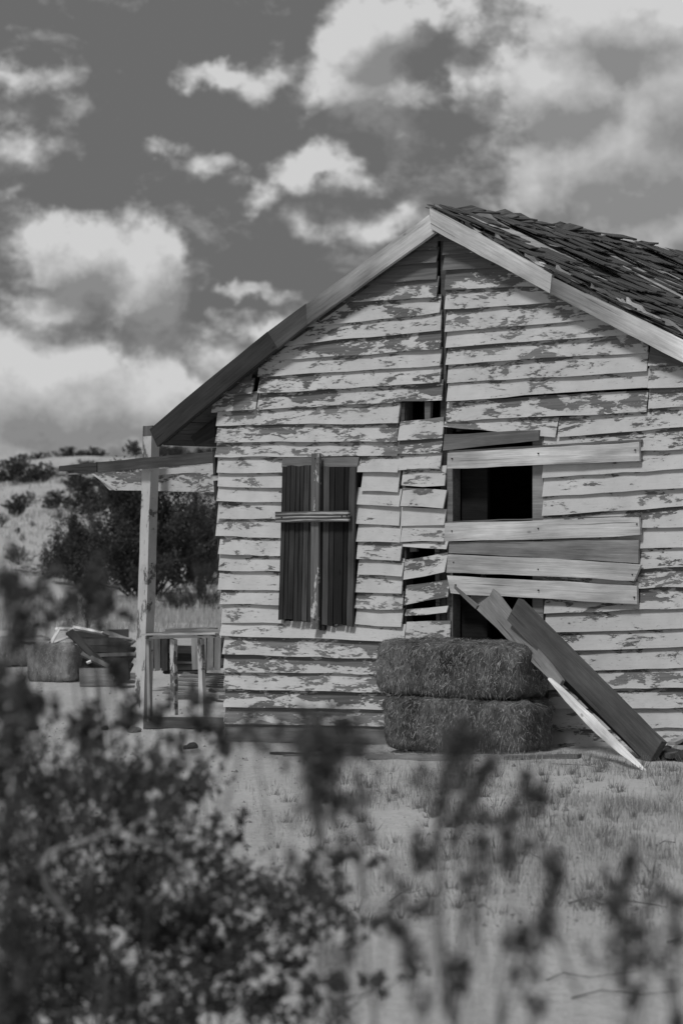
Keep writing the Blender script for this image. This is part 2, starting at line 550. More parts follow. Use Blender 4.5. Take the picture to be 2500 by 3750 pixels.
# left of the shutter
stack([((148, 285), (535, 295), .18), ((148, 370), (535, 375), .14), ((150, 468), (535, 472), .16), ((138, 565), (535, 583), .22),
       ((160, 675), (535, 685), .33), ((158, 768), (530, 770), .14), ((158, 875), (530, 880), .16), ((165, 960), (530, 965), .2),
       ((170, 1065), (530, 1072), .2)], z3, ((148, 208), (515, 208)))
# right of the shutter
stack([((975, 308), (1190, 315), .05), ((945, 388), (1200, 397), .08), ((940, 498), (1195, 508), .13), ((950, 598), (1200, 605), .28),
       ((950, 700), (1205, 710), .38), ((955, 790), (1215, 800), .16), ((945, 890), (1205, 898), .10), ((940, 985), (1212, 995), .36),
       ((940, 1075), (1210, 1092), .03)], z3, ((960, 208), (1190, 203)))
# below the shutter
stack([((170, 1142), (1222, 1175), .16), ((183, 1245), (1222, 1278), .42), ((185, 1352), (1490, 1374), .50), ((190, 1445), (1490, 1474), .36),
       ((190, 1550), (1490, 1570), .46), ((190, 1648), (1490, 1665), .55), ], z3, ((170, 1065), (1210, 1092)))
stack([((195, 1745), (1490, 1772), 1.2)], z3, ((190, 1652), (1490, 1669)))
# loose boards of the narrow column
for tl, tr, br, bl, wr, ou in [
        ((1205, 292), (1455, 305), (1445, 408), (1198, 398), .18, .012), ((1200, 402), (1455, 412), (1455, 505), (1200, 508), .14, 0),
        ((1203, 512), (1450, 508), (1450, 597), (1200, 603), .14, 0), ((1208, 606), (1465, 600), (1465, 642), (1215, 630), .3, 0),
        ((1220, 708), (1465, 662), (1460, 775), (1218, 820), .33, .03), ((1225, 855), (1475, 815), (1475, 920), (1222, 965), .48, .02),
        ((1225, 990), (1470, 970), (1468, 1008), (1225, 1028), .3, .01), ((1228, 1065), (1480, 1055), (1485, 1165), (1225, 1172), .32, 0),
        ((1225, 1176), (1490, 1170), (1490, 1262), (1225, 1270), .3, 0)]:
    quad('clapboard', z3(*tl), z3(*tr), z3(*br), z3(*bl), .03 + ou, .013, M_PAINT, vt=.014 + ou, vb=(.03 + ou, .034 + ou * 1.3), wear=wr, rough=.004)

# gable, right of the crack
stack([((185, 365), (370, 352), .9), ((190, 455), (545, 438), 1.1), ((198, 567), (730, 545), .56), ((200, 680), (890, 637), .36),
       ((205, 805), (1090, 735), .40), ((208, 900), (1262, 825), .26), ((210, 995), (1360, 925), .34), ((215, 1100), (1362, 1033), .26),
       ((212, 1207), (1362, 1130), .22)], z2, ((160, 282), (255, 280)))
clap(z2(158, 240), z2(200, 262), z2(255, 290), z2(158, 284), 1.0)
clap(z2(205, 1226), z2(1360, 1158), z2(1355, 1270), z2(205, 1325), .38)
# right of the seam, out past the edge of the frame
XR = 1830
def ext(l, r):                                   # carry an edge on to the corner of the house
    s = (r[1] - l[1]) / (r[0] - l[0])
    return (XR, r[1] + s * (XR - r[0]) * .9)
stack([((1372, 1003), (1620, 1000), .8), ((1368, 1135), ext((1368, 1135), (1568, 1124)), .35),
       ((1366, 1250), ext((1368, 1250), (1568, 1235)), .5)], z2, ((1372, 885), (1620, 1000)))
clap(z2(195, 1330), z2(845, 1310), z2(838, 1412), z2(195, 1354), .28)
stack([((850, 1415), ext((850, 1415), (1568, 1355)), .30), ((760, 1520), ext((760, 1520), (1568, 1482)), .34)], z2, ((850, 1312), (1568, 1245)))
stack([((760, 235), ext((760, 235), (1568, 180)), .16), ((760, 345), ext((760, 345), (1568, 290)), .13), ((760, 453), ext((760, 453), (1568, 398)), .20),
       ((760, 545), ext((760, 545), (1568, 515)), .22), ((760, 660), ext((760, 660), (1568, 632)), .10), ((760, 775), ext((760, 775), (1568, 748)), .32),
       ((760, 885), ext((760, 885), (1568, 862)), .40), ((772, 1015), ext((780, 1015), (1568, 980)), .38), ((775, 1125), ext((780, 1125), (1568, 1097)), .14),
       ((780, 1232), ext((790, 1232), (1568, 1208)), .16), ((790, 1345), ext((800, 1345), (1568, 1325)), .22), ((790, 1450), ext((800, 1450), (1568, 1440)), .34),
       ((790, 1562), ext((800, 1562), (1568, 1552)), .22), ((790, 1685), ext((800, 1685), (1568, 1668)), .26), ((790, 1790), ext((800, 1790), (1568, 1785)), .28)],
      z4, ((760, 109), (1568, 71)))

# size of the body
UL = -1.74
UR = loc(*z4(XR, 700), .03)[0] - .03
LEN = 5.2
ZR = loc(1572, 748, .16)[1]                       # height of the ridge
def local_box(name, lo, hi, m, parent=None, **props):
    x0, y0, z0 = lo; x1, y1, z1_ = hi
    V = [(x0, y0, z0), (x1, y0, z0), (x1, y1, z0), (x0, y1, z0), (x0, y0, z1_), (x1, y0, z1_), (x1, y1, z1_), (x0, y1, z1_)]
    Fc = [(0, 3, 2, 1), (4, 5, 6, 7), (0, 1, 5, 4), (1, 2, 6, 5), (2, 3, 7, 6), (3, 0, 4, 7)]
    props.setdefault('tone', .2); props.setdefault('wear', .3)
    return new(name, V, Fc, m, parent or shack, **props)

# roof slopes from the rake edges as they lie in the picture
PL = [loc(1572, 775, .10), loc(1121, 1112, .10), loc(980, 1216, .10), loc(700, 1443, .10), loc(548, 1572, .10)]
PR = [loc(1572, 752, .10), loc(2020, 1008, .10), loc(2500, 1242, .10)]
sR = (PR[0][1] - PR[2][1]) / (PR[2][0] - PR[0][0])
UER = UR + .42
UEL = PL[-1][0]
print('UL', UL, 'UR', UR, 'ZR', ZR, 'sR', sR, 'PL', PL, 'PR', PR)
def roofR(u): return PR[0][1] - sR * (u - PR[0][0])
def roofL(u): return float(np.interp(u, [p[0] for p in PL[::-1]], [p[1] for p in PL[::-1]]))

# frame inside the walls: studs, plates, floor, so that the openings look into a real dark room
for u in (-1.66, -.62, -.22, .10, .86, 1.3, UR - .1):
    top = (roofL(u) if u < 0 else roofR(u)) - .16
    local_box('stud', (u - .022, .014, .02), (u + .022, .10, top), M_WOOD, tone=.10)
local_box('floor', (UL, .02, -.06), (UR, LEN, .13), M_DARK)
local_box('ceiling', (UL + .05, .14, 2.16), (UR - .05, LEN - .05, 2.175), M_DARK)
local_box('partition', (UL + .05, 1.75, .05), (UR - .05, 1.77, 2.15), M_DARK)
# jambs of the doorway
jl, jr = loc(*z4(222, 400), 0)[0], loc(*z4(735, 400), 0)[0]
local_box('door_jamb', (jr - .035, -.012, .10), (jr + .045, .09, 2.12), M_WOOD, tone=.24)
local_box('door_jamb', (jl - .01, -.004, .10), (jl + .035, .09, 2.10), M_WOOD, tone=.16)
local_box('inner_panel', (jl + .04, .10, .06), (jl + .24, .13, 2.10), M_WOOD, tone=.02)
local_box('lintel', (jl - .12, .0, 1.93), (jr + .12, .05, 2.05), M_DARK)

# side and rear walls: plain lapped boards
def flank(A, B, zlo, zhi, nrm, e=.127):
    z = zlo
    A = Vector(A); B = Vector(B)
    while z < zhi:
        h = min(e, zhi - z)
        a = Vector((A.x, A.y, z + h / 2)) + Vector(nrm) * .018; b_ = Vector((B.x, B.y, z + h / 2)) + Vector(nrm) * .018
        PK[0] += 1
        L = (b_ - a).length
        V, Fc = plank_geo(L, h / 2 + .015, -h / 2, h / 2 + .015, -h / 2, .012, 5, .002, zt=(-.012, -.012), zb=(.006, .006), seed=PK[0])
        new('clapboard', V, Fc, M_PAINT, shack, frame(a, b_ - a, nrm), wear=random.uniform(.15, .5), tone=.3)
        z += e
flank((UR, .02, 0), (UR, LEN, 0), .06, roofR(UR) - .06, (1, 0, 0))
flank((UL, LEN, 0), (UL, .03, 0), .0, roofL(UL) - .08, (-1, 0, 0))
z = .0
while z < ZR - .12:
    e = .127
    zz = z + e
    ul = UL if zz < roofL(UL) - .03 else float(np.interp(zz, [p[1] for p in PL[::-1]], [p[0] for p in PL[::-1]])) + .08
    ur = UR if zz < roofR(UR) - .03 else PR[0][0] + (PR[0][1] - zz) / sR - .08
    if ur - ul > .15:
        PK[0] += 1
        V, Fc = plank_geo(ur - ul, e / 2 + .015, -e / 2, e / 2 + .015, -e / 2, .012, 5, .002, zt=(-.01, -.01), zb=(.006, .006), seed=PK[0])
        new('clapboard', V, Fc, M_PAINT, shack, frame((ur, LEN + .012, z + e / 2), (-1, 0, 0), (0, 1, 0)), wear=random.uniform(.15, .5), tone=.3)
    z += e

# ------------------------------------------------------------------ roof
def roof_boards():
    # sheathing boards run along the ridge, pale where the shingles are gone
    for side in (0, 1):
        pts = [(p[0], p[1]) for p in (PL if side == 0 else [PR[0], (UER, roofR(UER))])]
        for (a, b_) in zip(pts[:-1], pts[1:]):
            a = Vector((a[0], 0, a[1])); b_ = Vector((b_[0], 0, b_[1]))
            L = (b_ - a).length; k = max(1, round(L / .15)); d = (b_ - a) / k
            nrm = Vector((0, 1, 0)).cross(d).normalized()
            if nrm.z < 0: nrm = -nrm
            for i in range(k):
                c = a + d * (i + .5) - nrm * (.012 if side else .12)
                plank('sheathing_board', (c.x, -.075 if side else -.03, c.z), (c.x, LEN + .12, c.z), d.length - .006, .018, nrm, M_WOOD, shack,
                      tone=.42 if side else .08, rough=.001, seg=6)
roof_boards()

def shingle_geo(w, L, t, r):
    V = []
    curl = r.uniform(0, .012); tw = r.uniform(-.006, .006)
    for i in range(3):
        f = i / 2
        for j in (0, 1):
            x = (j - .5) * w * (1 + r.uniform(-.06, .06)); y = -f * L + (r.uniform(-.012, .012) if i == 2 else 0)
            zc = curl * f * f + tw * (j - .5) * f
            th = t * (.35 + .65 * f)
            V += [(x, y, zc + th), (x, y, zc)]
    Fc = []
    for i in (0, 1):
        a = 4 * i; c = a + 4
        Fc += [(a, c, c + 2, a + 2), (a + 1, a + 3, c + 3, c + 1), (a, a + 1, c + 1, c), (a + 2, c + 2, c + 3, a + 3)]
    Fc += [(0, 2, 3, 1), (8, 9, 11, 10)]
    return V, Fc

def shingles():
    r = random.Random(3)
    items = []
    for side in (1, 0):
        sgn = 1 if side else -1
        if side:
            eL = (UER + .03 - PR[0][0]) * math.sqrt(1 + sR * sR)
            def pos(s): 
                u = PR[0][0] + s / math.sqrt(1 + sR * sR); return Vector((u, 0, roofR(u)))
        else:
            us = np.linspace(PL[0][0], UEL - .02, 60); zs = np.array([roofL(u) for u in us])
            cs = np.concatenate([[0], np.cumsum(np.hypot(np.diff(us), np.diff(zs)))]); eL = cs[-1]
            def pos(s):
                return Vector((float(np.interp(s, cs, us)), 0, float(np.interp(s, cs, zs))))
        expo = .19
        s = eL; row = 0
        while s > .05:
            b = -.13 + r.uniform(-.03, .02) if side else -.055
            while b < LEN + .1:
                w = r.uniform(.075, .15)
                pc = pos(max(0, s - .02)); pa = pos(max(0, s - .25))
                gone = r.random() < (.10 if side else .05)
                if side:   # strips where a run of shingles has slid off
                    for (b0, b1, s0, s1) in ((.38, .52, .10, .75), (1.6, 1.7, .2, .9), (2.9, 3.0, .9, 1.7), (1.9, 2.0, 1.3, 2.1), (.62, .70, .05, 1.15), (1.25, 1.33, .8, 1.75), (2.3, 2.40, .7, 1.6), (.20, .34, .0, .22), (.45, .85, .0, .13)):
                        if b0 - w / 2 < b + w / 2 < b1 + w / 2 and s0 < s - .05 < s1: gone = True
                if not gone:
                    down = (pc - pa)
                    down = down.normalized() if down.length > 0 else Vector((sgn, 0, -.6)).normalized()
                    nrm = Vector((0, 1, 0)).cross(down)
                    if nrm.z < 0: nrm = -nrm
                    nrm.normalize()
                    lift = r.uniform(0, .010) + (.004 if side else -.115)
                    if r.random() < .16: lift += r.uniform(.008, .03)
                    y = (-down + nrm * -r.uniform(.02, .07)).normalized()
                    x = y.cross(nrm).normalized(); z = x.cross(y)
                    yaw = Matrix.Rotation(r.gauss(0, .06), 4, 'Z')
                    L = min(r.uniform(.26, .36), s + .02)
                    if L < .09: b += w; continue
                    top = pos(max(0.0, s)) - down * L + nrm * lift
                    M = Matrix((x, y, z)).transposed().to_4x4(); M.translation = top + Vector((0, b + w / 2, 0))
                    items.append((side, M @ yaw, w, L, r.uniform(.006, .012), r.random()))
                b += w + r.uniform(.002, .014)
            s -= expo * r.uniform(.9, 1.1); row += 1
    # the 300 that show largest: right slope, nearest to the camera, inside the frame
    Mw = Matrix.Translation(O) @ Matrix.Rotation(-ANG, 4, 'Z')
    def key(it):
        p = Mw @ it[1].translation
        px = 1250 + p.x / p.y * F
        return (0 if it[0] == 1 and px < 2540 else 1, p.y)
    items.sort(key=key)
    for k, (side, M, w, L, t, q) in enumerate(items[:285]):
        rr = random.Random(k)
        V, Fc = shingle_geo(w, L, t, rr)
        new('shingle', V, Fc, M_SHINGLE, shack, M)
    for side, nm in ((1, 'right'), (0, 'left')):
        VV, FF = [], []
        for k, (sd_, M, w, L, t, q) in enumerate(items[285:]):
            if sd_ != side: continue
            V, Fc = shingle_geo(w, L, t, random.Random(k + 999))
            o0 = len(VV)
            VV += [tuple(M @ Vector(v)) for v in V]
            FF += [tuple(i + o0 for i in f) for f in Fc]
        if VV: new('shingle_field', VV, FF, M_SHINGLE, shack, kind='stuff')
    # loose cap shingles sticking up from the ridge
    rr = random.Random(21)
    for (b, n_) in ((.10, 3), (.24, 3), (.36, 2), (.80, 2), (.95, 3), (1.12, 3), (1.75, 3), (1.92, 3), (2.05, 2), (2.5, 3), (3.3, 2), (4.1, 2)):
        for i in range(n_):
            w = rr.uniform(.09, .16); L = rr.uniform(.2, .3)
            V, Fc = shingle_geo(w, L, .014, rr)
            dn = Vector((rr.uniform(.8, 1), 0, -rr.uniform(.30, .60))).normalized()
            nr = Vector((-dn.z, 0, dn.x))
            y = -dn; x = y.cross(nr).normalized()
            M = Matrix((x, y, x.cross(y))).transposed().to_4x4() @ Matrix.Rotation(rr.gauss(0, .5), 4, 'Z')
            M.translation = Vector((-.03 + rr.uniform(-.03, .05), b + rr.uniform(-.05, .05), PR[0][1] + .004 + .008 * i))
            new('ridge_shingle', V, Fc, M_SHINGLE, shack, M)
shingles()
_r = random.Random(12)
for (b0, k_) in ((.34, 2), (.48, 2), (.98, 3), (1.15, 3), (1.30, 2), (1.82, 3), (1.98, 3), (2.42, 3), (3.0, 2)):   # slabs lying along the ridge, far ends curled up
    for i in range(k_):
        V, Fc = shingle_geo(_r.uniform(.10, .16), _r.uniform(.2, .32), .014, _r)
        y = Vector((_r.gauss(0, .15), -1, -_r.uniform(-.05, .16))).normalized(); zz = Vector((_r.uniform(.1, .5), 0, 1)); x = y.cross(zz).normalized()
        M = Matrix((x, y, x.cross(y))).transposed().to_4x4(); M.translation = Vector((.02 + _r.uniform(-.03, .04), b0 - .12 + _r.uniform(-.05, .05), PR[0][1] + .002 + .015 * i))
        new('ridge_shingle', V, Fc, M_SHINGLE, shack, M)

# rake boards (barge boards) and what shows of the eave on the left
def rake(tl, tr, br, bl, tone, m=M_WOOD, v=.12, t=.035, **kw):
    return quad('rake_board', tl, tr, br, bl, v, t, m, tone=tone, rough=.002, endr=.002, **kw)
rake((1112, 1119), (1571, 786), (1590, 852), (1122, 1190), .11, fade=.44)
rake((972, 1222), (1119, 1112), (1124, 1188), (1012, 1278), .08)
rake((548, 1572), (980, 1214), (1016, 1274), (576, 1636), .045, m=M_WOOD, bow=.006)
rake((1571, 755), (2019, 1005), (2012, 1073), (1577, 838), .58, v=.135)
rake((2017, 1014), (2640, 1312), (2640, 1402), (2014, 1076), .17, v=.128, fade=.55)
_pp = [(1590, 757), (1700, 812), (1810, 868), (1920, 930), (2030, 985), (2160, 1045), (2290, 1105), (2420, 1168), (2560, 1238)]
_rr = random.Random(4)
for (a_, b_) in zip(_pp[:-1], _pp[1:]):
    h0, h1 = _rr.uniform(8, 22), _rr.uniform(5, 20)
    quad('sheathing_end', (a_[0] + 2, a_[1] - h0 + 6), (b_[0] - _rr.uniform(0, 25), b_[1] - h1 + 6), (b_[0], b_[1] + 10), (a_[0], a_[1] + 10), .105, .03, M_WOOD, tone=_rr.uniform(.3, .6), rough=.010, seg=7)
# short dark edge of sheathing at the peak
quad('ridge_flashing', z1(1285, 190), z1(1364, 138), z1(1364, 150), z1(1280, 205), .10, .02, M_DARK)
quad('rafter_tail', (690, 1588), (786, 1520), (786, 1600), (716, 1634), -.16, .045, M_WOOD, tone=.05, seg=3)
# rafters under the left eave
for b in (.12, .78, 1.45, 2.2, 3.0, 3.9, 4.8):
    a = Vector((UL + .25, b, roofL(UL + .25) - .085)); e = Vector((UEL + .22, b, roofL(UEL + .22) - .085))
    plank('rafter', a, e, .10, .045, (0, -1, 0), M_WOOD, shack, tone=.05)
for b in (.12, .9, 1.8, 2.7, 3.6, 4.8):
    a = Vector((.05, b, roofR(.05) - .09)); e = Vector((UER - .05, b, roofR(UER - .05) - .09))
    plank('rafter', a, e, .10, .045, (0, -1, 0), M_WOOD, shack, tone=.08)
# corner trim peeping out left of the boards
quad('corner_trim', (779, 1640), (788, 1640), (790, 1740), (781, 1740), -.01, .03, M_WOOD, tone=.06, seg=2)
quad('corner_trim', (783, 1760), (792, 1760), (795, 1832), (784, 1832), -.01, .03, M_WOOD, tone=.06, seg=2)
quad('corner_trim', (796, 1975), (806, 1975), (803, 2048), (797, 2048), -.01, .03, M_WOOD, tone=.06, seg=2)
# frame of the little square vent
quad('vent_frame', z1(1340, 1210), z1(1372, 1210), z1(1372, 1312), z1(1338, 1312), .006, .03, M_WOOD, tone=.13, seg=2)
quad('vent_frame', z1(1190, 1215), z1(1222, 1215), z1(1222, 1318), z1(1190, 1318), .004, .03, M_WOOD, tone=.08, seg=2)
quad('batten', z3(1255, 625), z3(1290, 625), z3(1290, 660), z3(1255, 660), .0, .03, M_WOOD, tone=.2, seg=2)
quad('stud', z3(1398, 640), z3(1420, 640), z3(1425, 1075), z3(1402, 1075), .002, .04, M_WOOD, tone=.15, seg=2)
# dark board edge that shows above the shutter
quad('window_head', z3(525, 118), z3(960, 118), z3(955, 170), z3(520, 172), .036, .01, M_WOOD, tone=.20)

# ------------------------------------------------------------------ shutter of dark planks with a batten and a crosspiece
shut = empty('window_shutter', (0, 0, 0), 0, shack)
tag(shut, 'dark weathered plank shutter nailed shut')
def shutter_leaf(xa, xb, xa2, xb2, ya, ya2, yb, yb2, seeds):
    r = random.Random(seeds)
    cuts = [0]
    while cuts[-1] < 1: cuts.append(cuts[-1] + r.uniform(.11, .26))
    cuts[-1] = 1.0
    if cuts[-1] - cuts[-2] < .08: cuts.pop(-2)
    for c0, c1 in zip(cuts[:-1], cuts[1:]):
        def top(c): return (xa + (xb - xa) * c, ya + (ya2 - ya) * c)
        def bot(c): return (xa2 + (xb2 - xa2) * c, yb + (yb2 - yb) * c)
        dy = r.uniform(-3, 5)
        g = .010
        a, b_ = top(c0 + g), top(c1 - g); c, d = bot(c0 + g), bot(c1 - g)
        # plank stands upright: its long axis runs from foot to head
        v = .062 + r.uniform(-.004, .006)
        P = [Vector((loc(*q, v)[0], -v, loc(*q, v)[1])) for q in ((a[0], a[1]), (b_[0], b_[1]), (d[0], d[1] + dy), (c[0], c[1] + dy))]
        A = (P[3] + P[2]) / 2; B = (P[0] + P[1]) / 2
        M = frame(A, B - A, (0, -1, 0)); L = (B - A).length; w0 = (P[2] - P[3]).length; w1 = (P[1] - P[0]).length
        V, Fc = plank_geo(L, w0 / 2, -w0 / 2, w1 / 2, -w1 / 2, .022, 8, .0015, seed=r.randint(0, 999))
        new('plank', V, Fc, M_WOOD, shut, M, tone=r.choice((.018, .028, .042, .075)))
shutter_leaf(1033, 1150, 1018, 1140, 1707, 1704, 2266, 2278, 4)
shutter_leaf(1158, 1302, 1152, 1291, 1708, 1712, 2284, 2290, 9)
quad('plank', (1150, 1703), (1160, 1703), (1156, 2280), (1142, 2280), .045, .02, M_DARK, shut)
def upright(name, tl, tr, br, bl, v, t, m, parent, **props):
    P = [Vector((loc(*q, v)[0], -v, loc(*q, v)[1])) for q in (tl, tr, br, bl)]
    A = (P[3] + P[2]) / 2; B = (P[0] + P[1]) / 2
    M = frame(A, B - A, (0, -1, 0)); L = (B - A).length; w0 = (P[2] - P[3]).length; w1 = (P[1] - P[0]).length
    V, Fc = plank_geo(L, w0 / 2, -w0 / 2, w1 / 2, -w1 / 2, t, 8, .0015, seed=int(tl[0]))
    props.setdefault('tone', .3); props.setdefault('wear', .3)
    return new(name, V, Fc, m, parent, M, **props)
upright('batten', z3(689, 92), z3(735, 92), z3(728, 1105), z3(685, 1105), .088, .022, M_PAINT, shut, wear=.62)
quad('crosspiece', z3(482, 430), z3(898, 422), z3(900, 486), z3(480, 492), .112, .022, M_STREAK, shut, tone=.17)
upright('plank', z3(735, 1070), z3(765, 1070), z3(762, 1112), z3(735, 1112), .05, .03, M_DARK, shut)
for (x, y) in ((1250, 1890), (1268, 1888), (1030, 1895), (1153, 1680), (1150, 2270)):
    u, w = loc(x, y, .118)
    local_box('nail', (u - .004, -.1185, w - .004), (u + .004, -.110, w + .004), M_NAIL, shut)

# ------------------------------------------------------------------ planks nailed over the doorway
def bar(tl, tr, br, bl, v, tone, vb=None, **kw):
    return quad('nailed_plank', z4(*tl), z4(*tr), z4(*br), z4(*bl), v, .024, M_WOOD, tone=tone, rough=.0032, endr=.012, bow=random.uniform(-.006, .006), **kw)
quad('nailed_plank', z2(195, 1398), z2(738, 1370), z2(738, 1432), z2(190, 1488), .052, .024, M_WOOD, tone=.15)
bar((218, 92), (1312, 30), (1312, 135), (218, 183), .066, .56)
bar((228, 82), (1323, 16), (1323, 28), (228, 92), .060, .14)
bar((200, 492), (1320, 460), (1318, 564), (200, 598), .070, .54)
bar((205, 484), (1324, 450), (1324, 458), (205, 491), .066, .14)
bar((222, 604), (1303, 590), (1300, 722), (222, 668), .056, .27)
bar((222, 674), (1318, 732), (1292, 828), (215, 780), .072, .50)
bar((215, 798), (1305, 858), (1300, 962), (235, 900), .066, .54)
for p in ((240, 125), (735, 95), (1290, 75), (240, 540), (735, 525), (1300, 500), (250, 720), (735, 760), (1275, 790), (260, 850), (735, 880), (1285, 920)):
    u, w = loc(*z4(*p), .074)
    local_box('nail', (u - .004, -.0765, w - .004), (u + .004, -.066, w + .004), M_NAIL)

# ------------------------------------------------------------------ hay bales
def to_world(u, v, w):  # v metres out of the wall
    return O + UX * u - BX * v + Vector((0, 0, w))

def hay_bale(label, cx, cy, z0, rz, L, Wd, H, seed, pale=False, group=None, nst=5200):
    r = np.random.default_rng(seed)
    root = empty('hay_bale', (cx, cy, z0), rz)
    tag(root, label, 'hay bale', group)
    nx, ny, nz = 26, 12, 12
    pts, faces, idx = [], [], {}
    def shape(p):
        x, y, z = p
        # superellipsoid-like rounding, belly between the strings
        ax, ay, azz = abs(x), abs(y), abs(z)
        k = 5.5
        m = (ax ** k + ay ** k + azz ** k) ** (1 / k)
        mx = max(ax, ay, azz)
        s = mx / m if m > 0 else 1
        s = .12 + .88 * s
        x, y, z = x * s, y * s, z * s
        ph = seed * 1.7
        nse = .045 * math.sin(6.3 * x + ph) * math.sin(4 * y + 2 * z + ph) + .025 * math.sin(13 * x + 5 * z + ph) * math.cos(9 * y + ph)
        f = 1 + nse
        groove = 1 - .030 * sum(math.exp(-((x - g) / .045) ** 2) for g in (-.42, .42))
        sag = -.04 * (1 - x * x) * (z > 0)
        return (x * (1 + nse * .5) * L / 2, y * f * groove * Wd / 2, (z * f * groove + 1 + sag * .5) * H / 2)
    def vid(i, j, k):
        key = (i, j, k)
        if key not in idx:
            p = (2 * i / nx - 1, 2 * j / ny - 1, 2 * k / nz - 1)
            q = shape(p)
            jt = r.normal(0, .004, 3)
            idx[key] = len(pts); pts.append((q[0] + jt[0], q[1] + jt[1], max(.0, q[2] + jt[2])))
        return idx[key]
    for i in range(nx):
        for j in range(ny):
            faces.append((vid(i, j, 0), vid(i, j + 1, 0), vid(i + 1, j + 1, 0), vid(i + 1, j, 0)))
            faces.append((vid(i, j, nz), vid(i + 1, j, nz), vid(i + 1, j + 1, nz), vid(i, j + 1, nz)))
        for k in range(nz):
            faces.append((vid(i, 0, k), vid(i + 1, 0, k), vid(i + 1, 0, k + 1), vid(i, 0, k + 1)))
            faces.append((vid(i, ny, k), vid(i, ny, k + 1), vid(i + 1, ny, k + 1), vid(i + 1, ny, k)))
    for j in range(ny):
        for k in range(nz):
            faces.append((vid(0, j, k), vid(0, j, k + 1), vid(0, j + 1, k + 1), vid(0, j + 1, k)))
            faces.append((vid(nx, j, k), vid(nx, j + 1, k), vid(nx, j + 1, k + 1), vid(nx, j, k + 1)))
    new('hay_body', pts, faces, M_HAYPALE if pale else M_HAYCORE, root, smooth=True)
    P = np.array(pts); Fc = np.array(faces)
    ctr = P[Fc].mean(1); e1 = P[Fc[:, 2]] - P[Fc[:, 0]]; e2 = P[Fc[:, 3]] - P[Fc[:, 1]]
    nn = np.cross(e1, e2); nn /= np.linalg.norm(nn, axis=1)[:, None] + 1e-9
    keep = (nn[:, 2] > -.6)
    cand = np.nonzero(keep)[0]
    area = np.linalg.norm(np.cross(e1, e2), axis=1)[cand]; area /= area.sum()
    pick = r.choice(cand, nst, p=area)
    c = P[Fc[pick]]
    wts = r.dirichlet((1, 1, 1, 1), nst)
    base = (c * wts[:, :, None]).sum(1)
    nr = nn[pick]
    tang = r.normal(0, 1, (nst, 3)); tang[:, 2] -= 1.8                         # straw ends hang a little
    tang -= (tang * nr).sum(1)[:, None] * nr
    tang /= np.linalg.norm(tang, axis=1)[:, None]
    ln = r.uniform(.015, .06, nst)[:, None]
    lift = r.uniform(.0, .16, nst)[:, None] * np.where(r.random(nst) < .1, 2.2, 1)[:, None]
    tip = base + tang * ln + nr * ln * lift
    side = np.cross(tang, nr) * r.uniform(.0005, .0014, nst)[:, None]
    mid = (base + tip) / 2 + nr * ln * .03
    b0 = base - nr * .002
    V = np.stack([b0 - side, b0 + side, mid + side, mid - side, tip], 1).reshape(-1, 3)
    V[:, 2] = np.maximum(V[:, 2], .001)
    k = np.arange(nst) * 5
    Q = np.stack([k, k + 1, k + 2, k + 3], 1).tolist() + np.stack([k + 3, k + 2, k + 4], 1).tolist()
    new('straw', V, Q, M_STRAW_PALE if pale else M_STRAW, root, kind='stuff')
    return root

v_f = .60
uL_, zt_ = loc(1362, 2500, v_f); uR_, _ = loc(1888, 2500, v_f)
bl = uR_ - uL_
_, zb = loc(1650, 2612, v_f); _, ztop = loc(1650, 2418, v_f)
g0 = to_world((uL_ + uR_) / 2 - .015, v_f - .24, 0)
gzb = gz(g0.x, g0.y)
print('bale', bl, zb, ztop, gzb)
H1 = max(.36, zb - gzb)
c2 = to_world((uL_ + uR_) / 2 + .045, v_f - .225, 0)
hay_bale('dark weathered hay bale at the bottom of the stack against the shack', c2.x, c2.y, gzb - .005, -ANG + .012, bl * 1.02, .47, H1 + .012, 3, group='hay bales stacked against the shack', nst=20000)
hay_bale('dark weathered hay bale lying on top of another against the shack', g0.x, g0.y, gzb + H1 - .012, -ANG - .012, bl * 1.05, .47, ztop - zb + .03, 8, group='hay bales stacked against the shack', nst=20000)

def loose_straw():
    r = np.random.default_rng(77); n = 2600
    u = r.uniform(uL_ - .35, uR_ + .35, n); v = np.abs(r.normal(.62, .16, n)) + .05
    P = np.array([tuple(to_world(a, b, 0)) for a, b in zip(u, v)])
    P[:, 2] = ground_z(P[:, 0], P[:, 1]) + r.uniform(.002, .012, n)
    a = r.uniform(0, 6.28, n); L = r.uniform(.015, .05, n)
    d = np.stack([np.cos(a) * L, np.sin(a) * L, r.uniform(-.002, .008, n)], 1); sd_ = np.stack([-np.sin(a), np.cos(a), 0 * a], 1) * .0012
    V = np.stack([P - d - sd_, P - d + sd_, P + d + sd_, P + d - sd_], 1).reshape(-1, 3); V[:, 2] += .003
    k = np.arange(n) * 4
    tag(new('loose_straw', V, np.stack([k, k + 1, k + 2, k + 3], 1), M_STRAW_PALE, kind='stuff'), 'loose straw scattered on the ground along the stacked hay bales', 'straw')
loose_straw()

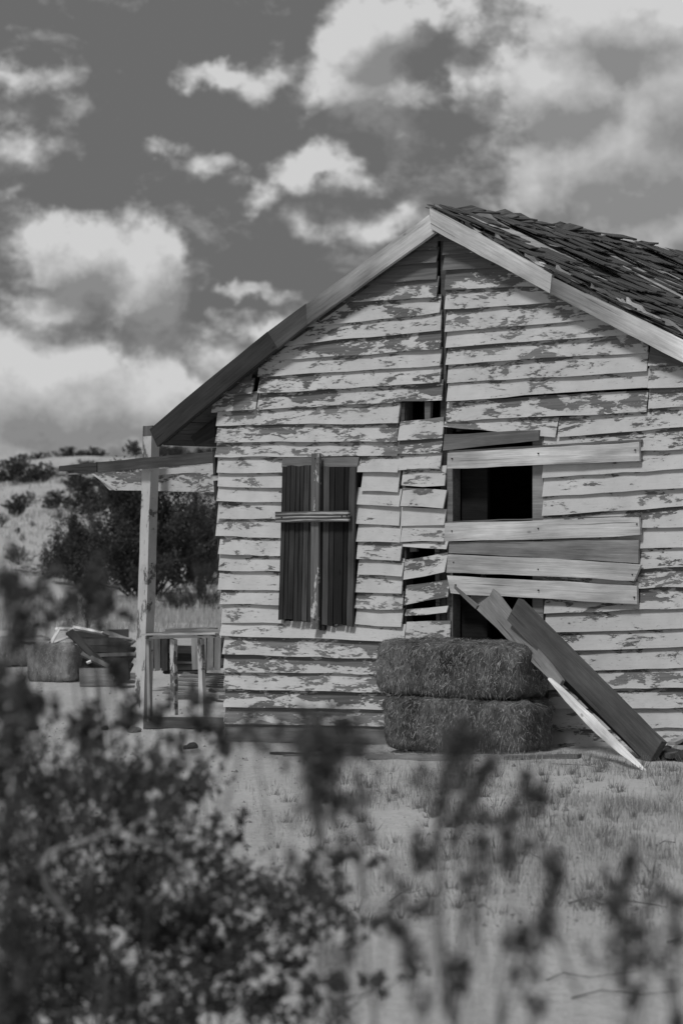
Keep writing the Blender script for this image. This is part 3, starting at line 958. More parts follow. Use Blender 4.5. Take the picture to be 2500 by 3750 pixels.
# ------------------------------------------------------------------ loose planks leaning on the wall
nW = -BX
def wpt(px, py, v):
    u, w = loc(px, py, v); return to_world(u, v, w)
def gnd(px, py, lift=.0):
    p = gpy(px, py); return p + Vector((0, 0, lift))
def lean(name, A, B, w, t, tone, label, cat='plank', m=M_WOOD, w2=None, group=None, **kw):
    x = (Vector(B) - Vector(A)).normalized()
    nr = nW - x * nW.dot(x)
    o = plank(name, A, B, w, t, nr, m, tone=tone, w2=w2, **kw)
    return tag(o, label, cat, group)
lean('leaning_plank', wpt(1874, 2230, .30), gnd(2396, 2792, .055), .165, .045, .095, 'dark thick plank leaning diagonally on the wall, foremost of the leaning boards', rough=.003)
lean('leaning_plank', wpt(1848, 2262, .16), gnd(2366, 2778, .045), .120, .030, .03, 'near-black board added as the shaded underside along the lower left edge of the thick dark plank')  # added board: its dark tone paints the shade under the thick plank
lean('broad_plank', wpt(1738, 2150, -.04), wpt(2050, 2505, .64), .215, .022, .24, 'broad grey plank tapering to a broken point, leaning behind the dark plank', w2=.055)
lean('splintered_slat', wpt(1662, 2150, .165), wpt(1745, 2225, .20), .012, .02, .16, 'short dark splinter sticking up over the nailed boards beside the planks', w2=.03)
lean('pale_slat', wpt(2004, 2484, .66), gnd(2350, 2828, .012), .018, .022, .80, 'bright freshly split slat leaning under the dark plank, foot on the ground', w2=.012, bow=-.010, rough=.004, belly=.045)

# board lying on the ground in front of the bales and other flat bits
def ground_board(px0, py0, px1, py1, w, t, tone, label, name='ground_board', m=M_WOOD, lift=0.0, w2=None, cat='plank', **kw):
    a = gpy(px0, py0); b_ = gpy(px1, py1)
    a.z += t + lift; b_.z += t + lift
    o = plank(name, a, b_, w, t, (0, 0, 1), m, tone=tone, w2=w2, **kw)
    return tag(o, label, cat)
ground_board(1345, 2778, 1682, 2790, .045, .03, .26, 'narrow grey board lying on the ground along the foot of the hay bales')
ground_board(998, 2762, 1100, 2768, .06, .015, .05, 'short dark strip of wood on the ground below the shutter')
ground_board(1850, 2782, 2120, 2776, .10, .02, .12, 'dark board lying under the wall between bales and leaning planks')
ground_board(1040, 2772, 1360, 2768, .05, .012, .2, 'long thin lath on the ground left of the hay bales')

# ------------------------------------------------------------------ porch frame on the left
porch = empty('porch_frame', gp(512, 18.75))
tag(porch, 'ruined porch frame with tall white post, sagging dark beam and low railing', 'porch')
PM = Matrix.Translation(porch.location)
def pl(p): return Vector(p) - porch.location
def pplank(name, A, B, w, t, up, m=M_WOOD, **kw): return plank(name, pl(A), pl(B), w, t, up, m, porch, **kw)
ZP = 18.75
tocam = Vector((-.35, -1, 0))
# the post is a squared timber leaning a little
o = pplank('post', at(508, 2672, ZP), at(541, 1562, ZP), .092, .10, nW, M_PAINT, w2=.088, wear=.24, seg=12, rough=.003)
o = pplank('post_cap', at(541, 1596, ZP) + nW * .004, at(542, 1560, ZP) + nW * .004, .094, .106, nW, M_WOOD, tone=.16)
o = pplank('splice_board', at(519, 2665, ZP + .1) + nW * -.01, at(537, 2225, ZP + .1), .06, .04, nW, M_PAINT, wear=.4)
# beam crossing in front of the post
n2 = Vector((-.57, -.82, 0))
pplank('beam', at(352, 1712, ZP + .22), at(806, 1672, ZP - .55), .082, .045, n2, M_WOOD, tone=.085)
pplank('beam', at(218, 1716, ZP + .42), at(356, 1712, ZP + .2), .040, .04, n2, M_WOOD, tone=.06, w2=.078)
pplank('broken_lath', at(222, 1738, ZP + .35), at(345, 1730, ZP + .3), .008, .012, n2, M_WOOD, tone=.2, w2=.014)
# peeling board under it, its left end cut at a slant
def slant_board():
    A = at(336, 1760, ZP + .62); B = at(812, 1768, ZP - .15)
    x = (B - A).normalized(); L = (B - A).length
    h = .145
    V = []
    sl = .19
    for (a, b_) in ((0, h / 2), (sl, -h / 2)):
        V.append((a, b_))
    n_ = 10
    pts = [(0, h / 2 - .004), (sl, -h / 2)] + [(sl + (L - sl) * (i + 1) / n_, -h / 2 + random.uniform(-.002, .002)) for i in range(n_)]
    pts2 = [(L - L * i / n_, h / 2 + random.uniform(-.002, .002)) for i in range(n_)]
    poly = pts + pts2
    k = len(poly)
    VV = [(p[0], p[1], 0) for p in poly] + [(p[0], p[1], -.022) for p in poly]
    FF = [tuple(range(k)), tuple(range(2 * k - 1, k - 1, -1))] + [(i, i + k, (i + 1) % k + k, (i + 1) % k) for i in range(k)]
    new('fascia_board', VV, FF, M_PAINT, porch, frame(pl(A), x, n2), wear=.42, tone=.3)
    A2 = at(336, 1733, ZP + .60); B2 = at(424, 1793, ZP + .45)
    pplank('cut_edge', A2, B2, .012, .03, n2, M_WOOD, tone=.5)
slant_board()
pplank('lath', at(560, 1730, ZP + .2), at(806, 1712, ZP - .1), .05, .018, n2, M_PAINT, wear=.12)
# railing from the post to the house
ZA, ZB = ZP - .05, ZP - .72
def rz(px): return ZA + (ZB - ZA) * (px - 530) / 300
def rail(name, x0, y0, x1, y1, w, t, m=M_WOOD, **kw): pplank(name, at(x0, y0, rz(x0)), at(x1, y1, rz(x1)), w, t, n2, m, **kw)
rail('top_rail', 533, 2330, 812, 2326, .038, .08, M_PAINT, wear=.2)
pplank('rail_cap', at(538, 2322, rz(538)) + Vector((0, 0, .004)), at(806, 2318, rz(806)) + Vector((0, 0, .004)), .11, .014, (0, 0, 1), M_WOOD, tone=.45)
rail('baluster', 633, 2618, 630, 2340, .042, .04, M_PAINT, wear=.3)
rail('baluster', 737, 2622, 730, 2338, .040, .04, M_PAINT, wear=.28)
rail('baluster', 545, 2640, 540, 2345, .030, .03, M_WOOD, tone=.3)
rail('bottom_rail', 525, 2646, 838, 2648, .080, .05, M_WOOD, tone=.10)

# ------------------------------------------------------------------ debris behind the porch
b1 = gp(205, 23.3)
hay_bale('pale shaggy hay bale lying left of the scrap timber pile', b1.x, b1.y, b1.z - .01, -.10, .50, .46, .37, 5, True, nst=3500)
b2 = gp(85, 24.6)
hay_bale('half hidden hay bale at the far left of the timber pile', b2.x, b2.y, b2.z - .01, .25, .55, .42, .30, 6, True, nst=2500)

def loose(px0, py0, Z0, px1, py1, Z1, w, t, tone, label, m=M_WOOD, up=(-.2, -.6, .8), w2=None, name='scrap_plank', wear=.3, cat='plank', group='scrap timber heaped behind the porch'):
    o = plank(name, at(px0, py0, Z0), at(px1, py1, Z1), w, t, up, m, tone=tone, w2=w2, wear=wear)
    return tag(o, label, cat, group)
loose(62, 2343, 23.4, 182, 2352, 23.3, .022, .03, .35, 'pale stick with a knobbed end pointing left off the scrap pile', up=(0, -1, .3))
loose(62, 2348, 23.3, 130, 2358, 23.3, .020, .03, .10, 'dark stick beside the pale stick above the small hay bale', up=(0, -1, .3))
loose(170, 2385, 23.3, 218, 2300, 23.5, .030, .02, .8, 'white slat rising at the left end of the pile', up=(0, -1, .3))
loose(205, 2302, 23.5, 258, 2300, 23.6, .030, .02, .8, 'short white slat lying flat on top of the pile', up=(0, -1, .5))
loose(175, 2372, 23.3, 300, 2362, 23.2, .030, .02, .7, 'white slat lying across the top of the small hay bale', up=(0, -1, .5))
loose(195, 2352, 23.4, 255, 2330, 23.4, .022, .02, .75, 'thin white lath crossing the white slats', up=(0, -1, .5))
loose(255, 2335, 23.3, 262, 2298, 23.4, .05, .02, .8, 'upright white offcut on the scrap pile', up=(0, -1, .3))
loose(268, 2295, 23.6, 395, 2318, 23.6, .040, .02, .75, 'ragged white board along the crest of the scrap pile', up=(0, -.6, 1))
loose(255, 2310, 23.1, 375, 2430, 22.9, .075, .03, .06, 'dark plank sliding down the front of the scrap pile')
loose(300, 2390, 23.0, 400, 2440, 22.8, .05, .03, .16, 'grey lath below the dark sliding plank')
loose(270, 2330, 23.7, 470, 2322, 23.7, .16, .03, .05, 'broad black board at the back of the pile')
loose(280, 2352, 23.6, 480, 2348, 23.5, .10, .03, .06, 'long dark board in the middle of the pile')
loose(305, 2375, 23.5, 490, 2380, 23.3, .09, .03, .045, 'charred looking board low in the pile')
loose(330, 2400, 23.3, 500, 2395, 23.1, .05, .03, .14, 'grey edged board low in the pile')
loose(380, 2310, 23.4, 490, 2350, 23.2, .05, .02, .2, 'grey lath tilted towards the post')
loose(400, 2330, 23.2, 480, 2338, 23.2, .02, .02, .4, 'pale thin lath near the post')
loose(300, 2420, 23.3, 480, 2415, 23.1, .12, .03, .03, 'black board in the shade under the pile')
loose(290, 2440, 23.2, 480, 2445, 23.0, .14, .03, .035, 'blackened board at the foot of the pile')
loose(292, 2480, 22.7, 416, 2478, 22.7, .17, .03, .24, 'broad grey board standing on edge at the foot of the pile', up=(0, -1, .1))
loose(420, 2455, 22.5, 470, 2452, 22.5, .20, .16, .05, 'dark wooden block beside the grey board on edge', up=(0, -1, 0))
loose(318, 2425, 22.7, 335, 2418, 22.7, .02, .02, .8, 'tiny white chip of wood on the ground edge of the pile')

def crate(px, py, Z, w, h, dpt, rz, label, n_slat, tone):
    p = at(px, py, Z); root = empty('slatted_crate', (p.x, p.y, p.z), rz)
    tag(root, label, 'crate')
    r = random.Random(px)
    for i in range(n_slat):
        x = -w / 2 + w * (i + .5) / n_slat
        plank('slat', (x, -dpt / 2, 0), (x + r.uniform(-.01, .01), -dpt / 2, h * r.uniform(.96, 1)), w / n_slat * .86, .018, (0, -1, 0), M_WOOD, root, tone=tone * r.uniform(.4, 1.5))
        plank('slat', (x, dpt / 2, 0), (x, dpt / 2, h * r.uniform(.96, 1)), w / n_slat * .86, .018, (0, 1, 0), M_WOOD, root, tone=tone * r.uniform(.4, 1.5))
    for z_ in (.06, h - .07):
        plank('cross_rail', (-w / 2, -dpt / 2 + .03, z_), (w / 2, -dpt / 2 + .03, z_), .06, .02, (0, -1, 0), M_WOOD, root, tone=tone)
        plank('cross_rail', (-w / 2, dpt / 2 - .03, z_), (w / 2, dpt / 2 - .03, z_), .06, .02, (0, 1, 0), M_WOOD, root, tone=tone)
    for i in range(4):
        plank('slat', (-w / 2, -dpt / 2 + dpt * (i + .5) / 4, h + .018), (w / 2, -dpt / 2 + dpt * (i + .5) / 4, h + .018), dpt / 4 * .85, .018, (0, 0, 1), M_WOOD, root, tone=tone)
crate(575, 2452, 22.2, .26, .32, .3, -.1, 'dark upright slatted crate seen behind the railing beside the post', 4, .12)
crate(768, 2450, 21.4, .26, .33, .3, -.15, 'grey upright slatted crate beside the corner of the shack', 4, .26)
loose(600, 2312, 22.0, 775, 2306, 21.6, .16, .02, .12, 'dark board lying flat over the tops of the crates', up=(0, -.3, 1), group='scrap timber between the crates')
loose(615, 2302, 22.2, 765, 2300, 21.7, .06, .025, .2, 'grey batten on top of the board over the crates', up=(0, -.3, 1), group='scrap timber between the crates')
for i, (y0, y1, tn, lb) in enumerate([(2375, 2378, .18, 'grey board spanning between the crates, uppermost of five'), (2398, 2402, .05, 'black board spanning between the crates below the grey one'),
                                  (2412, 2418, .22, 'pale grey board spanning between the crates'), (2435, 2432, .06, 'dark board low between the crates'), (2452, 2450, .05, 'lowest dark board between the crates')]):
    loose(600, y0, 22.3, 750, y1, 21.8, .10 if i % 2 else .07, .03, tn, lb, up=(0, -1, .3), group='scrap timber between the crates')
# ribbed panel lying on the ground beside the corner
rp = empty('wooden_pallet', gp(760, 21.6)); tag(rp, 'thin slatted panel lying on the ground by the shack corner', 'panel')
for i in range(11):
    y = -.45 + i * .085
    plank('slat', (-.30 + y * .15, y, .05 + .012 * i), (.26 + y * .15, y - .05, .03 + .012 * i), .066, .012, (0, 0, 1), M_WOOD, rp, tone=.18 + .12 * (i % 2))
loose(690, 2515, 21.3, 815, 2545, 20.8, .08, .03, .32, 'pale board on the ground before the slatted panel', up=(0, -.1, 1), group='scrap timber between the crates')
loose(770, 2520, 21.0, 800, 2545, 20.9, .03, .03, .04, 'dark offcut stub by the shack corner', up=(0, -.1, 1), group='scrap timber between the crates')

# ------------------------------------------------------------------ stones and rubble
def rock(name, c, sx, sy, sz, m, label, cat='rock', group=None, seed=1):
    r = random.Random(seed)
    import bmesh
    bm = bmesh.new(); bmesh.ops.create_icosphere(bm, subdivisions=2, radius=1)
    for v in bm.verts:
        f = 1 + .16 * math.sin(3.1 * v.co.x + seed) * math.cos(2.7 * v.co.y + seed * 2) + r.uniform(-.07, .07)
        v.co = Vector((v.co.x * sx * f, v.co.y * sy * f, v.co.z * sz * f + sz * .5))
    me = bpy.data.meshes.new(name); bm.to_mesh(me); bm.free()
    me.materials.append(m)
    o = bpy.data.objects.new(name, me); COL.objects.link(o); o.location = c
    return tag(o, label, cat, group)
rock('rock', gpy(492, 2680), .055, .04, .028, M_STONE, 'pale flat stone at the foot of the porch post', seed=1)
rock('rock', gpy(125, 2672), .035, .03, .022, M_DIRTCLOD, 'small dark stone on the sand at the left', seed=2)
rock('rock', gpy(105, 2678), .03, .03, .012, M_STONE, 'small pale stone next to the small dark stone', seed=3)
rock('rock', gpy(705, 2742), .04, .035, .03, M_DIRTCLOD, 'dark clod on the ground near the shack corner', seed=4)
rock('rock', gpy(682, 2744), .025, .03, .018, M_DIRTCLOD, 'smaller dark clod left of the bigger clod near the corner', seed=5)
rock('rock', gpy(385, 2672), .03, .03, .02, M_DIRTCLOD, 'dark pebble left of the porch post', seed=6)
rock('rock', gpy(785, 2536), .05, .04, .03, M_DIRTCLOD, 'dark stone below the slatted panel', seed=7)
for i, (px, py, s, m, lb) in enumerate([(2462, 2782, .075, M_DIRTCLOD, 'dark jagged lump of rubble beside the foot of the thick plank'), (2492, 2768, .07, M_STONE, 'pale broken lump on top of the rubble at the right edge'),
                                    (2520, 2790, .08, M_DIRTCLOD, 'dark lump of rubble at the right edge of the picture'), (2440, 2758, .05, M_DIRTCLOD, 'small dark lump against the wall behind the thick plank'),
                                    (2505, 2745, .06, M_DIRTCLOD, 'dark lump against the wall at the right edge')]):
    rock('rubble_lump', gpy(px, py), s, s * .8, s * .6, m, lb, 'rubble', seed=20 + i)
ground_board(2440, 2790, 2600, 2774, .06, .03, .10, 'charred board end in the rubble at the right edge', lift=.02)
ground_board(2455, 2762, 2540, 2720, .05, .02, .40, 'pale splintered board poking out of the rubble', lift=.05)

def gravel():
    r = np.random.default_rng(4)
    n = 5200
    Z = r.uniform(9, 30, n); px = r.uniform(-200, 2700, n)
    x = (px - 1250) / F * Z
    s = r.lognormal(-4.95, .5, n).clip(.003, .028)
    z = ground_z(x, Z)
    oc = np.array([(1, 0, 0), (-.5, .86, 0), (-.5, -.86, 0), (0.1, 0, .8)])
    V = []
    rot = r.uniform(0, 6.28, n)
    c, sn = np.cos(rot), np.sin(rot)
    jt = r.uniform(.6, 1.3, (n, 4, 1))
    P = oc[None] * jt * s[:, None, None]
    X = P[:, :, 0] * c[:, None] - P[:, :, 1] * sn[:, None] + x[:, None]
    Y = P[:, :, 0] * sn[:, None] + P[:, :, 1] * c[:, None] + Z[:, None]
    ZZ = P[:, :, 2] + z[:, None] - .001
    V = np.stack([X, Y, ZZ], -1).reshape(-1, 3)
    k = np.arange(n) * 4
    Fc = np.concatenate([np.stack([k, k + 1, k + 3], 1), np.stack([k + 1, k + 2, k + 3], 1), np.stack([k + 2, k, k + 3], 1)])
    o = new('gravel', V, Fc, make_flat('gravel_stone', .10, .42, 3.0), kind='stuff')
    tag(o, 'loose gravel and clods scattered over the sand', 'gravel')
gravel()

# ------------------------------------------------------------------ plants
def leaf_cloud(C, n, size, r, aspect=1.6, flat=0.0):
    """n leaf sized quads at points C (n,3)"""
    a = r.normal(0, 1, (n, 3)); a /= np.linalg.norm(a, axis=1)[:, None]
    b = r.normal(0, 1, (n, 3)); b -= (a * b).sum(1)[:, None] * a; b /= np.linalg.norm(b, axis=1)[:, None]
    s = r.uniform(.55, 1.35, n)[:, None] * size
    V = np.stack([C - a * s * aspect * .5, C + b * s * .5, C + a * s * aspect * .5, C - b * s * .5], 1).reshape(-1, 3)
    k = np.arange(n) * 4
    return V, np.stack([k, k + 1, k + 2, k + 3], 1)

def tubes(paths, rad0, rad1, sides=4):
    V, Fc = [], []
    for P, ra, rb in paths:
        P = np.array(P); n = len(P)
        o0 = len(V)
        for i in range(n):
            d = P[min(i + 1, n - 1)] - P[max(i - 1, 0)]
            d = d / (np.linalg.norm(d) + 1e-9)
            u = np.cross(d, (0.3, .2, 1.0)); u /= np.linalg.norm(u) + 1e-9
            w = np.cross(d, u); rr = ra + (rb - ra) * i / (n - 1)
            for k in range(sides):
                a = 2 * math.pi * k / sides
                V.append(tuple(P[i] + (u * math.cos(a) + w * math.sin(a)) * rr))
        for i in range(n - 1):
            for k in range(sides):
                a = o0 + i * sides + k; b = o0 + i * sides + (k + 1) % sides
                Fc.append((a, b, b + sides, a + sides))
    return V, Fc

def curve(a, b, r, wob, n=7, arch=0.0):
    a = np.array(a); b = np.array(b); t = np.linspace(0, 1, n)[:, None]
    P = a + (b - a) * t
    w = r.normal(0, wob, (n, 3)); w[0] = 0; w[-1] = 0
    P = P + w; P[:, 2] += (arch * np.sin(t[:, 0] * math.pi))
    return P

_shrub_cache = {}
def shrub_mesh(kind, seed):
    key = (kind, seed)
    if key in _shrub_cache: return _shrub_cache[key]
    r = np.random.default_rng(seed)
    # unit shrub: width 2, height 1, rising from the origin
    paths, pts = [], []
    nst = {'big': 62, 'mid': 26, 'brush': 40}[kind]
    for i in range(nst):
        az = r.uniform(0, 6.28); el = r.uniform(.12, 1.45)
        rad = r.uniform(.70, 1.06) if kind == 'big' else r.uniform(.8, 1.05)
        e = np.array((math.cos(az) * math.cos(el) * .98, math.sin(az) * math.cos(el) * .98, .10 + math.sin(el) * .92)) * rad
        s = np.array((r.normal(0, .04), r.normal(0, .04), -.02))
        P = curve(s, e, r, .025, 8, .04)
        paths.append((P, .011 if kind == 'big' else .006, .003))
        nb = {'big': 13, 'mid': 7, 'brush': 3}[kind]
        for j in range(nb):
            t = r.uniform(.30, 1.0)
            k = t * 7; k0 = int(min(6, k)); q = P[k0] + (P[k0 + 1] - P[k0]) * (k - k0)
            dr = r.normal(0, 1, 3); dr[2] = abs(dr[2]) * .8 + .15; dr /= np.linalg.norm(dr)
            ln = r.uniform(.08, .22) if kind != 'brush' else r.uniform(.05, .15)
            tip = q + dr * ln
            T = curve(q, tip, r, .008, 4)
            if kind == 'big': paths.append((T, .003, .0015))
            m = {'big': 52, 'mid': 50, 'brush': 34}[kind]
            u = r.uniform(.1, 1.05, m)[:, None]
            sp = .028 if kind == 'big' else .035
            pts.append(q + (tip - q) * u + r.normal(0, sp, (m, 3)))
    C = np.concatenate(pts); C = C[C[:, 2] > .01]
    size = {'big': .017, 'mid': .026, 'brush': .022}[kind]
    if kind == 'brush':
        # thin upright needles
        n = len(C); d = C / np.linalg.norm(C, axis=1)[:, None] + r.normal(0, .35, (n, 3)); d /= np.linalg.norm(d, axis=1)[:, None]
        sd_ = np.cross(d, r.normal(0, 1, (n, 3))); sd_ /= np.linalg.norm(sd_, axis=1)[:, None]
        V = np.stack([C - sd_ * .004, C + sd_ * .004, C + d * r.uniform(.05, .16, n)[:, None]], 1).reshape(-1, 3)
        k = np.arange(n) * 3; Q = np.stack([k, k + 1, k + 2], 1)
    else:
        V, Q = leaf_cloud(C, len(C), size, r)
    a = bpy.data.meshes.new('foliage'); a.from_pydata(V.tolist(), [], Q.tolist()); a.update()
    V2, Q2 = tubes(paths, 0, 0, 4)
    b = bpy.data.meshes.new('stems'); b.from_pydata(V2, [], Q2); b.update()
    _shrub_cache[key] = (a, b)
    return a, b

def shrub(label, px, Z, w, h, kind='mid', seed=1, leaf=None, name='desert_shrub', group=None, rz=0.0, cat='shrub'):
    p = gp(px, Z)
    root = empty(name, p, rz)
    root.scale = (w / 2, w / 2, h)
    tag(root, label, cat, group)
    a, b = shrub_mesh(kind, seed)
    lf = leaf or M_LEAF
    for nm, me, m in (('foliage', a, lf), ('stems', b, M_STEM)):
        o = bpy.data.objects.new(nm, me); COL.objects.link(o); o.parent = root
        if not me.materials: me.materials.append(m)
        o.material_slots[0].link = 'OBJECT'; o.material_slots[0].material = m
    return root

# big dark creosote bush behind the porch: several crowns make one bush, so it gets its own builder by scaling
shrub('huge dark creosote bush filling the gap behind the white post', 540, 43.5, 3.5, 2.25, 'big', 2, name='creosote_bush')
shrub('dark creosote bush behind the right side of the huge bush, next to the shack corner', 760, 46.5, 1.9, 1.7, 'big', 3, name='creosote_bush', rz=1)
shrub('lower creosote bush spreading left of the huge bush', 300, 45.5, 1.9, 1.35, 'big', 3, name='creosote_bush', rz=2.2)
shrub('soft rounded grey shrub at the foot of the huge bush beside the shack', 740, 39.5, 1.35, .95, 'brush', 5, name='brush_shrub', leaf=M_LEAF)
shrub('low grey shrub right below the huge bush behind the railing', 640, 38.5, .9, .5, 'brush', 6, name='brush_shrub', leaf=M_LEAF)
shrub('tall fine dark bush growing behind the scrap timber pile', 320, 30.0, .78, .50, 'brush', 7, name='brush_shrub', leaf=M_LEAF)
# hillside, left to right and up
hs = 'shrubs dotted over the hillside'
for (lb, px, Z, w, h, kd, sd_, lf) in [
    ('rounded dark shrub low on the hillside at the left edge', 62, 66, 1.15, .62, 'mid', 11, M_LEAF),
    ('small grey tuft below the rounded dark shrub at the left edge', 8, 60, .55, .35, 'brush', 12, M_LEAF_GREY),
    ('grey brush mound on the bare slope left of the huge bush', 70, 50, .75, .42, 'brush', 13, M_LEAF_GREY),
    ('small grey mound on the slope between the rounded dark shrub and the huge bush', 222, 62, .6, .32, 'brush', 12, M_LEAF_GREY),
    ('wide dark shrub band high on the hillside at the left edge', 60, 84, 2.6, .85, 'mid', 14, M_LEAF),
    ('dark shrub in the band under the crest, right of the left edge', 150, 86, 1.7, .85, 'mid', 15, M_LEAF),
    ('dark shrub on the slope above the huge bush, left of the post', 290, 80, 2.0, .8, 'mid', 14, M_LEAF),
    ('dark shrub on the slope above the lower creosote bush', 215, 72, 1.5, .6, 'mid', 11, M_LEAF),
    ('long dark shrub behind the beam left of the post', 400, 74, 2.6, 1.2, 'mid', 15, M_LEAF),
    ('tall crest shrub standing against the sky in the middle left', 268, 104, 2.2, .62, 'mid', 11, M_LEAF),
    ('crest shrub against the sky at the far left corner', 15, 103, 1.9, .5, 'mid', 14, M_LEAF),
    ('low crest shrub against the sky between the two taller ones', 150, 103, 1.6, .55, 'mid', 15, M_LEAF),
    ('narrow crest shrub against the sky just left of the post', 486, 104, 1.2, .7, 'mid', 11, M_LEAF),
    ('crest shrub just right of the post above the beam', 590, 104, 1.7, .5, 'mid', 14, M_LEAF),
    ('wispy crest shrub between post and shack', 655, 104, 1.4, .5, 'mid', 15, M_LEAF),
    ('crest shrub above the beam next to the shack', 745, 104, 1.8, .5, 'mid', 11, M_LEAF),
    ('grey mound on the slope seen between the bush and the shack', 740, 60, .7, .4, 'brush', 13, M_LEAF_GREY),
    ('small grey tuft up the slope beside the shack', 705, 66, .5, .3, 'brush', 12, M_LEAF_GREY),
    ('broad dark scrub under the crest behind the beam, right of the post', 640, 92, 3.4, .8, 'mid', 15, M_LEAF),
    ('dark scrub on the upper slope between the crest shrub and the beam end', 330, 94, 2.4, .6, 'mid', 14, M_LEAF),
    ('dark scrub just under the crest at the left edge', 60, 96, 2.0, .45, 'mid', 11, M_LEAF_GREY),
    ('dark scrub just under the crest, between left edge and middle shrubs', 190, 92, 1.8, .5, 'mid', 15, M_LEAF_GREY),
    ('dark bush on the slope directly behind the left end of the white board', 330, 64, 2.0, 1.1, 'mid', 14, M_LEAF),
    ('dark bush on the slope above the huge bush behind the beam', 450, 62, 2.4, 1.2, 'mid', 11, M_LEAF),
    ('pale grey brush on the upper slope, first below the crest scrub', 110, 76, .9, .4, 'brush', 13, M_LEAF_GREY),
    ('pale grey brush on the slope right of the huge bush crown', 770, 72, 1.0, .5, 'brush', 12, M_LEAF_GREY),
    ('low dark crest scrub against the sky beside the far left corner shrub', 80, 103, 1.6, .6, 'mid', 15, M_LEAF),
    ('low dark crest scrub against the sky right of the tall crest shrub', 350, 104, 1.5, .5, 'mid', 14, M_LEAF),
    ('tiny dark tuft on the bare slope near the left edge', 66, 58, .22, .16, 'mid', 11, M_LEAF),
    ('tiny grey tuft on the bare slope right of the tiny dark tuft', 120, 60, .28, .14, 'brush', 12, M_LEAF_GREY),
    ('little tuft lower on the bare slope', 84, 56, .24, .18, 'brush', 13, M_LEAF_GREY),
    ('low dark scrub line at the foot of the slope left of the huge bush', 170, 47, 1.5, .22, 'brush', 13, M_LEAF_GREY)]:
    shrub(lb, px, Z, w, h, kd, sd_, lf, group=hs, rz=px * .01)
# more hillside shrubs outside the frame so the hill goes on
r_ = random.Random(9)
for i in range(34):
    px = r_.choice((r_.uniform(-3500, -150), r_.uniform(2700, 6500)))
    Z = r_.uniform(55, 105)
    shrub('dark shrub on the hillside beyond the picture\'s edge', px, Z, r_.uniform(1.2, 2.6), r_.uniform(.6, 1.2), 'mid', r_.choice((11, 14, 15)), M_LEAF,
          group='shrubs on the hill beyond the frame', rz=r_.uniform(0, 6))

def grass_field(name, label, n, area, hmin, hmax, wd, m, seed, clump=0.5, keep=None):
    r = np.random.default_rng(seed)
    px0, px1, Z0, Z1 = area
    Z = r.uniform(Z0, Z1, n * 3); px = r.uniform(px0, px1, n * 3)
    x = (px - 1250) / F * Z
    f = np.sin(x * 2.9 + seed) * np.cos(Z * 2.1 + seed * 2) + np.sin(x * 7.3 + Z * 3.7 + seed) * .7 + np.sin(x * 1.1 - Z * .9 + seed) * .8
    k_ = f > (clump * 2 - 1.4) + r.normal(0, .2, n * 3)
    if keep is not None: k_ &= keep(px, Z, x, r)
    x, Z = x[k_][:n], Z[k_][:n]; n = len(x)
    z = ground_z(x, Z)
    h = r.uniform(hmin, hmax, n) * r.uniform(.5, 1.1, n)
    az = r.uniform(0, 6.28, n); le = r.uniform(0, .5, n) * h
    B = np.stack([x, Z, z - .004], 1)
    Mi = B + np.stack([np.cos(az) * le * .35, np.sin(az) * le * .35, h * .6], 1)
    T = B + np.stack([np.cos(az) * le, np.sin(az) * le, h], 1)
    s = np.stack([np.cos(az + 1.57), np.sin(az + 1.57), 0 * az], 1) * (wd * r.uniform(.6, 1.4, n))[:, None]
    # turn most blades roughly towards the viewer
    V = np.stack([B - s, B + s, Mi + s * .8, Mi - s * .8, T], 1).reshape(-1, 3)
    k = np.arange(n) * 5
    Q = np.stack([k, k + 1, k + 2, k + 3], 1).tolist() + np.stack([k + 3, k + 2, k + 4], 1).tolist()
    o = new(name, V, Q, m, kind='stuff')
    return tag(o, label, 'grass')
inyard = lambda px, Z, x, r: (BX.x * (x - O.x) + BX.y * (Z - O.y) < -.55)
grass_field('dry_grass', 'short pale dry grass growing in the yard before the shack', 26000, (700, 2750, 8.3, 15.2), .02, .085, .0011, M_GRASS, 3, .62,
            lambda px, Z, x, r: inyard(px, Z, x, r) & (r.random(len(px)) < np.clip((px - 700) / 1500, .05, 1) * np.interp(Z, [8.3, 9.6, 10.6, 13.6, 14.6, 15.4], [.05, .15, .8, 1, .35, .1])))
grass_field('dark_grass', 'darker dead weeds mixed into the pale grass of the yard', 15000, (900, 2750, 8.6, 15.0), .02, .08, .0012, M_GRASS_DARK, 8, .6,
            lambda px, Z, x, r: inyard(px, Z, x, r) & (r.random(len(px)) < np.clip((px - 1000) / 1500, .03, 1) * np.interp(Z, [8.6, 10, 11, 13.8, 14.6], [.05, .25, 1, 1, .1])))
grass_field('tall_grass', 'tall pale dead grass between the bushes behind the porch', 14000, (-100, 900, 29, 43), .05, .24, .004, M_GRASS, 5, .45)
grass_field('slope_grass', 'sparse dry grass over the hillside', 16000, (-400, 1000, 46, 100), .05, .22, .009, M_GRASS, 6, .6)

